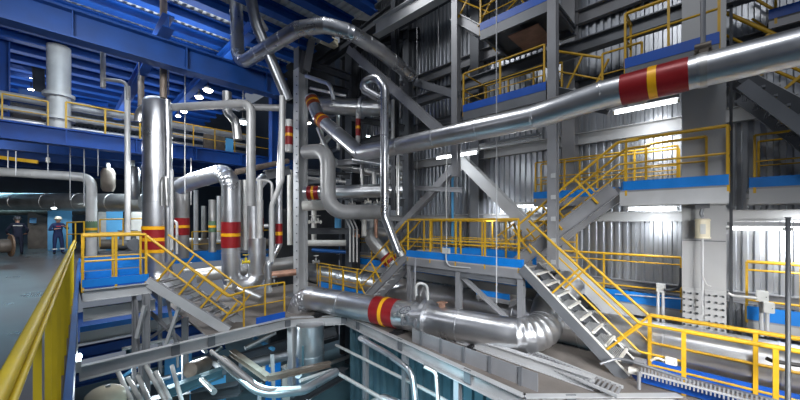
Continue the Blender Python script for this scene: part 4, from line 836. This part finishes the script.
tag(MB().bar(P(-20, 155, d=13.8), P(38, 162, d=14.0), .05, .14).build('yellow_beam', 'yellow'), 'yellow beam end at the left edge above the level pipe', 'beam')
lv2('blue column standing behind the grey hook pipe', P(274, 60, d=15), P(274, 168, d=15), .34, .34, 'blue_girder', name='steel_column')
lv2('dark blue column at the left edge of the picture', P(2, 20, d=13), P(2, 118, d=13), .4, .4, 'blue_girder', name='steel_column')
lv2('black blue column left of the thick white pipe', P(36, 30, d=15.5), P(40, 100, d=15.5), .4, .4, 'dark_steel', name='steel_column')
# mezzanine
ZG = 5.0
def mx(px): return P(px, 120, Y=17.75).x
railing('railing', 'yellow railing on the mezzanine left of the tall wide pipe', [(mx(66), 17.75, ZG), (mx(140), 17.75, ZG)], 1.1, (.55,), space=.9, rr=.03, r=.035)
railing('railing', 'yellow railing on the mezzanine right of the tall wide pipe', [(mx(170), 17.75, ZG), (mx(270), 17.75, ZG)], 1.1, (.55,), space=1.0, rr=.024, r=.024)
railing('railing', 'dim yellow railing on the mezzanine at the left picture edge', [(mx(2), 17.8, ZG), (mx(48), 17.8, ZG)], 1.0, (.5,), space=1.6, rr=.026)
for k, (y, z, r, m_, lab) in enumerate(((20.0, 6.5, .16, 'pale_pipe', 'upper'), (20.2, 6.05, .13, 'pale_pipe', 'middle'), (20.1, 5.6, .1, 'old_jacket', 'lower'))):
    pipe('mezzanine_pipe', '%s of three level pipes on the mezzanine behind its railing' % lab, [(-4, y, z), (2.9, y, z)], r, m_, seg=14, group='level pipes on the mezzanine')
    pipe('mezzanine_pipe', '%s of three level pipes on the mezzanine right of the tall pipe' % lab, [(3.4, y, z), (8, y, z)], r, m_, seg=14, group='level pipes on the mezzanine')
lv2('bright blue beam above the mezzanine railing right of the white stack', P(72, 99, d=14.5), P(108, 105, d=14.5), .2, .25, 'deep_blue')
dbox('cabinet', 'cyan cabinet pair on the mezzanine right of the tall pipe', P(226, 149, d=16.5), P(233, 138, d=16.5) + V((.1, .3, 0)), 'sky_blue', 'cabinet', base=5.0)
dbox('cabinet', 'dark machine on the mezzanine left of the cyan cabinet', P(203, 146, d=16.8), P(222, 134, d=16.8) + V((.3, .5, 0)), 'machine', 'cabinet', base=5.0)
dbox('cabinet', 'dark machine box on the mezzanine left of the thick white pipe', P(14, 120, d=14.4), P(44, 106, d=14.4) + V((.3, .5, 0)), 'machine', 'cabinet', base=5.0)
dbox('cabinet', 'blue box high on the left railing of the mezzanine', P(20, 97, d=14.0), P(48, 91, d=14.0) + V((.2, .4, 0)), 'edge_blue', 'cabinet')
def lamp(label, x, y, d, r=.1, m='lamp_glow', name='hall_lamp'):
    q = P(x, y, d=d); t = empty(name, q, label, 'light', 'small hall lamps')
    MB().lathe(q, [(0, -r * .55), (r * .7, -r * .4), (r, 0)], 14).build('glass', m, t)
    MB().lathe(q, [(r * 1.05, 0), (r * .8, r * .5), (r * .3, r * .8), (0, r * .85)], 14).build('shade', 'box_grey', t)
    MB().tube([q + V((0, 0, r * .8)), q + V((0, 0, r * .8 + .25))], .02, 6).build('cord', 'black', t); return t
lamp('glow standing in for a lamp reflection, highest at the far left beside the blue column', 13, 40, 15, .16); lamp('glow standing in for a lamp reflection, second from the top at the far left', 20, 56, 15, .16)  # these four glowing shapes stand in for lamp reflections
lamp('glow standing in for a lamp reflection, third from the top at the far left', 28, 69, 16, .12); lamp('glow standing in for a lamp reflection, fourth from the top at the far left', 31, 79, 16.5, .12)
lamp('small lamp left of the thick white pipe above the mezzanine', 47, 91, 15.5, .12); lamp('small lamp above the blue box on the mezzanine', 31, 89.5, 15, .1)
lamp('lamp glowing right of the tall pipe top, upper one', 184, 111.5, 14.5, .13); lamp('lamp glowing right of the tall pipe top, lower one', 178, 116, 14.5, .1)
lamp('lamp glowing between the girder and the hook pipe', 208, 90, 15.5, .2); lamp('lamp glowing left of the hook pipe above the mezzanine', 199, 97, 15, .16)
lamp('bright lamp behind the vent bend left of the grey hook pipe', 243, 122, 14.5, .2, 'lamp_cold'); lamp('small warm lamp right of the main column by the brown band', 309, 123, 14, .09)
lamp('small bright lamp left of the level pipe with brown bands', 340, 112, 14, .14, 'lamp_cold'); lamp('small bright lamp behind the riser with a red band', 368, 136, 14, .08, 'lamp_cold')
lamp('bright lamp above the shoulder of the man in the white helmet', 54, 208, 15.5, .1, 'lamp_cold')
# things standing on the far floor
dbox('cabinet', 'bright blue door panel behind the man in the white helmet', P(48, 252, d=18), P(67, 209, d=18) + V((.2, .3, 0)), 'sky_blue', 'cabinet', base=0)
dbox('cabinet', 'white cabinet behind the left landing railing', P(131, 236, d=17), P(146, 212, d=17) + V((.2, .4, 0)), 'white_pipe', 'cabinet', base=0)
dbox('cabinet', 'sky blue cabinet left of the white one behind the landing railing', P(106, 240, d=17.5), P(119, 211, d=17.5) + V((.2, .4, 0)), 'sky_blue', 'cabinet', base=0)
dbox('cabinet', 'pale grey cabinet right of the green banded pipe', P(98, 240, d=17.2), P(104, 212, d=17.2) + V((.1, .3, 0)), 'box_grey', 'cabinet', base=0)
dbox('cabinet', 'brown machine block between the two men', P(28, 250, d=19), P(46, 212, d=19) + V((.2, .6, 0)), 'machine', 'cabinet', base=0)
dbox('cabinet', 'small white screen box on the brown machine block', P(30, 223, d=18.6), P(35, 218, d=18.6) + V((.05, .1, 0)), 'sky_blue', 'box')
for k, (x, y0, y1, m_, lab) in enumerate(((108, 168, 192, 'machine', 'left grey vessel hanging under the long girder'), (133, 166, 200, 'dark_jacket', 'right grey vessel hanging under the long girder'))):
    a, b = P(x, y0, d=15), P(x, y1, d=15); r = .26
    t = empty('hanging_vessel', b, lab, 'vessel'); MB().lathe(b, [(0, 0), (r * .7, .03), (r, .2), (r, a.z - b.z - .2), (r * .7, a.z - b.z - .03), (0, a.z - b.z)], 18).build('shell', m_, t)
    MB().tube([a, a + V((0, 0, .25))], .07, 10).build('nozzle', 'pale_pipe', t)
railing('railing', 'far yellow railing on the floor behind the left landing', [P(100, 244, d=14.8), P(145, 242, d=15.5)], 1.1, (.5,), space=.8, rr=.028)
railing('railing', 'far yellow railing on the floor between the U pipe and the main column', [(4.3, 17.7, 0), (9.0, 17.7, 0)], 1.1, (.5,), space=.9, rr=.024)
railing('railing', 'short yellow railing near the white helmet man', [P(67, 246, d=15.5), P(84, 246, d=15.0)], 1.1, (.55,), space=.8, rr=.03)
for k, (x, y0, y1, d, r, m_, lab) in enumerate(((196, 190, 250, 16, .1, 'pale_pipe', 'right of the dark red banded pipe'), (204, 206, 250, 17, .12, 'old_jacket', 'left of the green banded slim pipe'), (219, 196, 240, 16.5, .1, 'pale_pipe', 'between the green band and the U pipe'),
    (290, 170, 245, 15, .12, 'white_pipe', 'close to the left side of the main column'), (151, 200, 246, 15.5, .1, 'pale_pipe', 'left behind the tall wide pipe'), (314, 196, 240, 16, .12, 'white_pipe', 'right of the main column'), (372, 214, 250, 14.5, .1, 'pale_pipe', 'under the grey bend pipe'), (338, 216, 232, 14, .14, 'sky_blue', 'short blue one under the grey bend pipe'))):
    pipe('far_riser', 'thin upright pipe in the back, ' + lab, L((x, y0, dict(d=d)), (x, y1, dict(d=d))), r, m_, seg=12)
for k, (x0, y0, x1, y1, d, r, m_, lab) in enumerate(((302, 243, 346, 243, 15, .14, 'white_pipe', 'white level pipe behind the railing right of the main column'), (303, 206, 326, 205, 13, .2, 'white_pipe', 'white pipe end right of the main column'), (96, 222, 140, 221, 20, .12, 'cream', 'cream level pipe on the far floor'), (184, 240, 224, 241, 18, .12, 'pale_pipe', 'pale level pipe on the far floor left of the U pipe'), (256, 226, 292, 226, 17, .1, 'pale_pipe', 'pale level pipe on the far floor left of the main column'))):
    pipe('far_pipe', lab, L((x0, y0, dict(d=d)), (x1, y1, dict(d=d))), r, m_, seg=14)
gx = random.Random(11)
names = ('pump', 'motor')
for k, (x, y, m_, lab) in enumerate(((112, 241, 'machine', 'brown pump behind the left landing railing, leftmost'), (124, 241, 'steel', 'dark grey pump behind the left landing railing'), (196, 246, 'machine', 'dark pump behind the dark red banded pipe'), (240, 246, 'old_jacket', 'grey pump seen through the U pipe'), (268, 244, 'machine', 'dark pump left of the main column on the far floor'))):
    q = P(x, y, d=16.5); q.z = 0.0; t = empty('pump', q, lab, 'pump', 'pumps on the far floor')
    MB().box(q + V((-.5, -.25, 0)), q + V((.5, .25, .12))).build('base', 'steel', t)
    MB().tube([q + V((-.45, 0, .45)), q + V((.1, 0, .45))], .24, 16).tube([q + V((.1, 0, .45)), q + V((.3, 0, .45))], .1, 12).build('motor', m_, t)
    MB().tube([q + V((.38, -.18, .42)), q + V((.38, .18, .42))], .3, 16).tube([q + V((.38, 0, .6)), q + V((.38, 0, 1.1))], .1, 12).build('casing', m_, t)
    MB().disc(q + V((.38, 0, 1.1)), (0, 0, 1), .17, .05, 14).build('flange', 'steel', t)
q = P(2, 246, d=12.5); t = empty('cable_drum', q, 'brown wooden cable drum at the left picture edge', 'drum')
for k in (-1, 1): MB().disc(q + V((.22 * k, 0, 0)), (1, .3, 0), .42, .05, 24).build('side_disc', 'wood', t)
MB().tube([q + V((-.2, -.06, 0)), q + V((.2, .06, 0))], .26, 20).build('wound_cable', 'machine', t)

# curved pipes at the top centre
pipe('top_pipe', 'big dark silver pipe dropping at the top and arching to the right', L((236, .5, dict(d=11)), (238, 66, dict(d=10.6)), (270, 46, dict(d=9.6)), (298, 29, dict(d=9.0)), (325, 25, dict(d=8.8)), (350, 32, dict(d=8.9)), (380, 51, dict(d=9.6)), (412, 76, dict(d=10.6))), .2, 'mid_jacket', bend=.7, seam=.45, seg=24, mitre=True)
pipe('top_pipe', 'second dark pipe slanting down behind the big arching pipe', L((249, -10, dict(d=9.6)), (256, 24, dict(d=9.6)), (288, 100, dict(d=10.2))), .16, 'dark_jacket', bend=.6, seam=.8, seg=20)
pipe('hanging_pipe', 'short bright pipe curving at the top between the two dark pipes', L((253, -8, dict(d=10.5)), (257, 14, dict(d=10.5)), (266, 30, dict(d=10.5))), .08, 'pale_pipe', bend=.4)
for k, (x, y) in enumerate(((262, 5), (268, 3))):
    tag(MB().bar(P(x, -8, d=12), P(x - 2, 14, d=12), .06, .04).build('yellow_beam', 'yellow' if k == 0 else 'copper'), ('thin yellow bar', 'thin copper bar')[k] + ' at the top edge right of the dark pipes', 'bar')

# ================================================================== people
def person(name, label, p, face, suit, helmet, pose, stripe):
    t = empty(name, p, label, 'person')
    J = {'pel': (0, 0, .95), 'wst': (0, .01, 1.1), 'chs': (0, 0, 1.32), 'nck': (0, 0, 1.5), 'hdb': (0, -.02, 1.58), 'hd': (0, -.02, 1.68), 'hdt': (0, -.01, 1.76),
         'shl': (.18, 0, 1.43), 'shr': (-.18, 0, 1.43), 'hpl': (.1, 0, .9), 'hpr': (-.1, 0, .9), 'knl': (.12, -.02, .5), 'knr': (-.12, -.02, .5), 'anl': (.13, .02, .09), 'anr': (-.13, .02, .09), 'tol': (.15, -.16, .05), 'tor': (-.15, -.16, .05)}
    J.update(pose)
    R = {'pel': .15, 'wst': .14, 'chs': .165, 'nck': .06, 'hdb': .07, 'hd': .095, 'hdt': .08, 'shl': .075, 'shr': .075, 'hpl': .1, 'hpr': .1, 'knl': .075, 'knr': .075, 'anl': .055, 'anr': .055, 'tol': .045, 'tor': .045, 'ell': .055, 'elr': .055, 'wrl': .036, 'wrr': .036, 'pal': .042, 'par': .042}
    E = [('pel', 'wst'), ('wst', 'chs'), ('chs', 'nck'), ('nck', 'hdb'), ('hdb', 'hd'), ('hd', 'hdt'), ('chs', 'shl'), ('chs', 'shr'), ('shl', 'ell'), ('ell', 'wrl'), ('wrl', 'pal'), ('shr', 'elr'), ('elr', 'wrr'), ('wrr', 'par'), ('pel', 'hpl'), ('pel', 'hpr'), ('hpl', 'knl'), ('knl', 'anl'), ('anl', 'tol'), ('hpr', 'knr'), ('knr', 'anr'), ('anr', 'tor')]
    for s in 'lr':
        w, q = V(J['wr' + s]), V(J['pa' + s]); d = (q - w).normalized(); sd = d.cross(V((0, 0, 1))); sd = sd.normalized() if sd.length > .01 else V((1, 0, 0))
        for j, (o, ln) in enumerate(((-.032, .07), (-.011, .08), (.011, .075), (.032, .058))):
            a = 'f%s%d' % (s, j); J[a] = q + sd * o + d * .03; J[a + 'm'] = J[a] + d * ln * .55; J[a + 't'] = J[a + 'm'] + (d + V((0, 0, -.6))).normalized() * ln * .45
            R[a] = .0115; R[a + 'm'] = .0105; R[a + 't'] = .009; E += [('pa' + s, a), (a, a + 'm'), (a + 'm', a + 't')]
        a = 'f%sT' % s; J[a] = q + sd * .045 - d * .01; J[a + 't'] = J[a] + (d + sd * .6).normalized() * .05; R[a] = .013; R[a + 't'] = .01; E += [('pa' + s, a), (a, a + 't')]
    keys = list(J); ix = {k: i for i, k in enumerate(keys)}
    me = bpy.data.meshes.new('body'); me.from_pydata([tuple(J[k]) for k in keys], [(ix[a], ix[b]) for a, b in E], []); me.update()
    o = bpy.data.objects.new('body', me); COL.objects.link(o)
    sk = o.modifiers.new('skin', 'SKIN'); o.modifiers.new('sub', 'SUBSURF').levels = 1
    lay = me.skin_vertices if len(me.skin_vertices) else None
    if lay is None: me.attributes; bm_ = None
    for k in keys: me.skin_vertices[0].data[ix[k]].radius = (R[k], R[k])
    me.skin_vertices[0].data[ix['pel']].use_root = True
    for k, w in (('chs', (.19, .125)), ('wst', (.15, .115)), ('pel', (.165, .125))): me.skin_vertices[0].data[ix[k]].radius = w
    sk.use_smooth_shade = True
    dg = bpy.context.evaluated_depsgraph_get(); ev = o.evaluated_get(dg); bm2 = bpy.data.meshes.new_from_object(ev)
    bpy.data.objects.remove(o)
    o = bpy.data.objects.new('body', bm2); COL.objects.link(o); o.parent = t
    for m_ in (suit, 'skin', 'black'): bm2.materials.append(M[m_])
    pl, pr = V(J['pal']), V(J['par'])
    for f_ in bm2.polygons:
        c = f_.center; f_.use_smooth = True
        f_.material_index = 1 if (c.z > 1.52 or (c - pl).length < .13 or (c - pr).length < .13) else (2 if c.z < .12 else 0)
    hc = V(J['hd'])
    def part(mb, n, m_, lab=None):
        q = mb.build(n, m_); q.parent = t
        if lab: q['label'] = lab
    mb = MB().lathe(hc + V((0, .01, .02)), [(.155, 0), (.16, .012), (.128, .02), (.12, .06), (.095, .11), (.05, .135), (0, .14)], 18).box(hc + V((-.07, -.2, .018)), hc + V((.07, -.1, .03))); part(mb, 'helmet', helmet)
    part(MB().box(hc + V((-.012, -.125, -.045)), hc + V((.012, -.09, -.005))), 'nose', 'skin')
    part(MB().box(hc + V((-.05, -.1, -.0)), hc + V((-.022, -.088, .012))).box(hc + V((.022, -.1, -.0)), hc + V((.05, -.088, .012))), 'eyes', 'black')
    part(MB().box(hc + V((-.025, -.098, -.075)), hc + V((.025, -.085, -.066))), 'mouth', 'band_shaded_red')
    for k in (-1, 1): part(MB().disc(hc + V((.1 * k, 0, -.01)), (1, 0, 0), .028, .02, 10), 'ear', 'skin')
    part(MB().lathe(hc + V((0, .02, -.05)), [(.098, 0), (.104, .04), (.1, .08)], 14), 'hair', 'machine')
    for (a, b, m_, nm) in stripe: part(MB().box(a, b), nm, m_)
    t.rotation_euler = (0, 0, face)
    for c in t.children: c.matrix_parent_inverse = Matrix.Identity(4)
    return t
pA = P(58, 254.5, Z=0); pB = P(17.5, 255, Z=0)
face_cam = lambda p, off: math.atan2(-p.y, -p.x) + math.pi / 2 + off
person('person', 'person in navy coveralls and white helmet facing the viewer, hand raised to the chest', pA, face_cam(pA, .25), 'navy_cloth', 'helmet_white',
       {'hd': (0, -.05, 1.67), 'hdt': (0, -.05, 1.75), 'hdb': (0, -.03, 1.58), 'ell': (.34, -.06, 1.2), 'wrl': (.2, -.24, 1.32), 'pal': (.12, -.28, 1.36), 'elr': (-.31, -.02, 1.16), 'wrr': (-.14, -.22, 1.22), 'par': (-.06, -.25, 1.24), 'knl': (.13, -.03, .5), 'anl': (.16, .02, .09), 'tol': (.19, -.16, .05)},
       [((-.1, -.155, 1.33), (.06, -.13, 1.37), 'red_cloth', 'chest_stripe'), ((-.2, -.09, .24), (-.05, .1, .3), 'reflective', 'shin_stripe'), ((.06, -.09, .24), (.22, .1, .3), 'reflective', 'shin_stripe')])
person('person', 'person in dark navy workwear seen from behind, pale strip across the shoulders', pB, face_cam(pB, math.pi + .1), 'dark_cloth', 'helmet_dark',
       {'ell': (.33, -.02, 1.17), 'wrl': (.3, -.17, 1.0), 'pal': (.24, -.24, .97), 'elr': (-.33, -.02, 1.17), 'wrr': (-.3, -.17, 1.0), 'par': (-.24, -.24, .97), 'anl': (.15, .02, .09), 'tol': (.18, -.16, .05)},
       [((-.15, .118, 1.36), (.15, .14, 1.40), 'reflective', 'back_strip')])
# ================================================================== light
w = bpy.data.worlds.new('world'); SC.world = w; w.use_nodes = True
bg = w.node_tree.nodes['Background']; bg.inputs['Color'].default_value = (0.72, 0.82, 1.0, 1); bg.inputs['Strength'].default_value = 0.2
def area(loc, tgt, sx, sy, e, col=(1, 1, 1), sp=180):
    l = bpy.data.lights.new('lamp', 'AREA'); l.shape = 'RECTANGLE'; l.size = sx; l.size_y = sy; l.energy = e; l.color = col  # one shared name for lamps and added fill lights alike
    o = bpy.data.objects.new('lamp', l); COL.objects.link(o); o.location = loc
    o.rotation_euler = (V(tgt) - V(loc)).to_track_quat('-Z', 'Y').to_euler(); l.spread = math.radians(sp); return o
# unseen area lights added high over the opening
area((3.2, 0.5, 9.5), (5.2, 3.5, 0), .8, 4, 170, (.97, .98, 1))
area((4.0, 7.5, 10.5), (5.2, 8.5, 0), .8, 4, 300, (.97, .98, 1))
area((0.5, -3.5, 3.2), (6.5, 3.5, -1.2), 5, 1.6, 230, (.95, .97, 1), 66)  # broad soft fill added behind the camera, aimed at deck and stairs
area((4.0, -3.5, 1.6), (9, 1, -1), 2, 1.0, 75, (1, .98, .95), 60)  # low fill added out of frame to brighten the wide column
# tubes at the wall: light thrown on the cladding and down
for (x, y, z, e) in ((9.6, 1.2, 3.9, 30), (8.3, 6.4, 3.3, 9), (9.9, -1.2, 1.2, 35), (9.9, 1.2, 1.8, 28), (10.25, 5.6, 2.0, 25)):
    area((x, y, z), (x + .9, y, z - 1.0), .2, 1.4, e, (.94, .97, 1))
# hall on the left: cool lamps plus added fill and uplights
area((-2.5, 29, 4.2), (-2.5, 29, 0), 4, 1, 200, (.4, .78, 1)); area((3.0, 20, 4.2), (3, 20, 0), 3, 1, 380, (.8, .92, 1))  # second light is fill added for the dark far floor
area((-3, 8, 5.6), (-2, 9, 0), 3, 2, 70, (.9, .92, 1)); area((1.0, 15, 8.2), (1.5, 17, 5), 4, 1, 180, (.75, .87, 1))
area((-2, 25, 5.6), (-2, 24, 9), 7, 3, 230, (.85, .92, 1)); area((4, 22, 5.6), (4, 23, 9), 6, 3, 200, (.8, .9, 1))  # upward fill added to brighten the ribbed ceiling
area((1.5, 13.5, 7.2), (1.5, 13.5, 9), 6, 1.5, 160, (.9, .95, 1))  # another added uplight, for the ceiling nearer the opening
area((3, 14.5, 4.2), (3.6, 13, 0), 2.5, .8, 330, (.95, .97, 1))  # fill added to lift the dark area behind the left stairs
# lamps of the level below
area((3.0, 7.5, -1.9), (3.2, 7.5, -5), 3, 1.5, 110, (.55, .88, 1)); area((4.6, 4.2, -3.0), (6.7, 4.5, -4), 1, 3, 45, (.5, .85, 1)); area((2.2, 11.8, -2.6), (2.2, 9, -5), 2, .6, 130, (.8, .93, 1))
SC.view_settings.view_transform = 'Standard'; SC.view_settings.look = 'None'; SC.view_settings.gamma = 1.0; SC.view_settings.exposure = 0.08
SC.view_settings.use_curve_mapping = False
SC.cycles.use_denoising = True; SC.cycles.max_bounces = 6; SC.cycles.sample_clamp_indirect = 6
area((-.8, 6.5, 5.6), (2.3, 13.4, 2.0), 2, 1.5, 260, (.96, .98, 1), 110)  # fill added to brighten the tall tower pipe
area((-3, 18.5, 4.2), (-3, 23, 2.4), 3, .6, 110, (.9, .95, 1))  # fill added to lighten the large level hall pipe
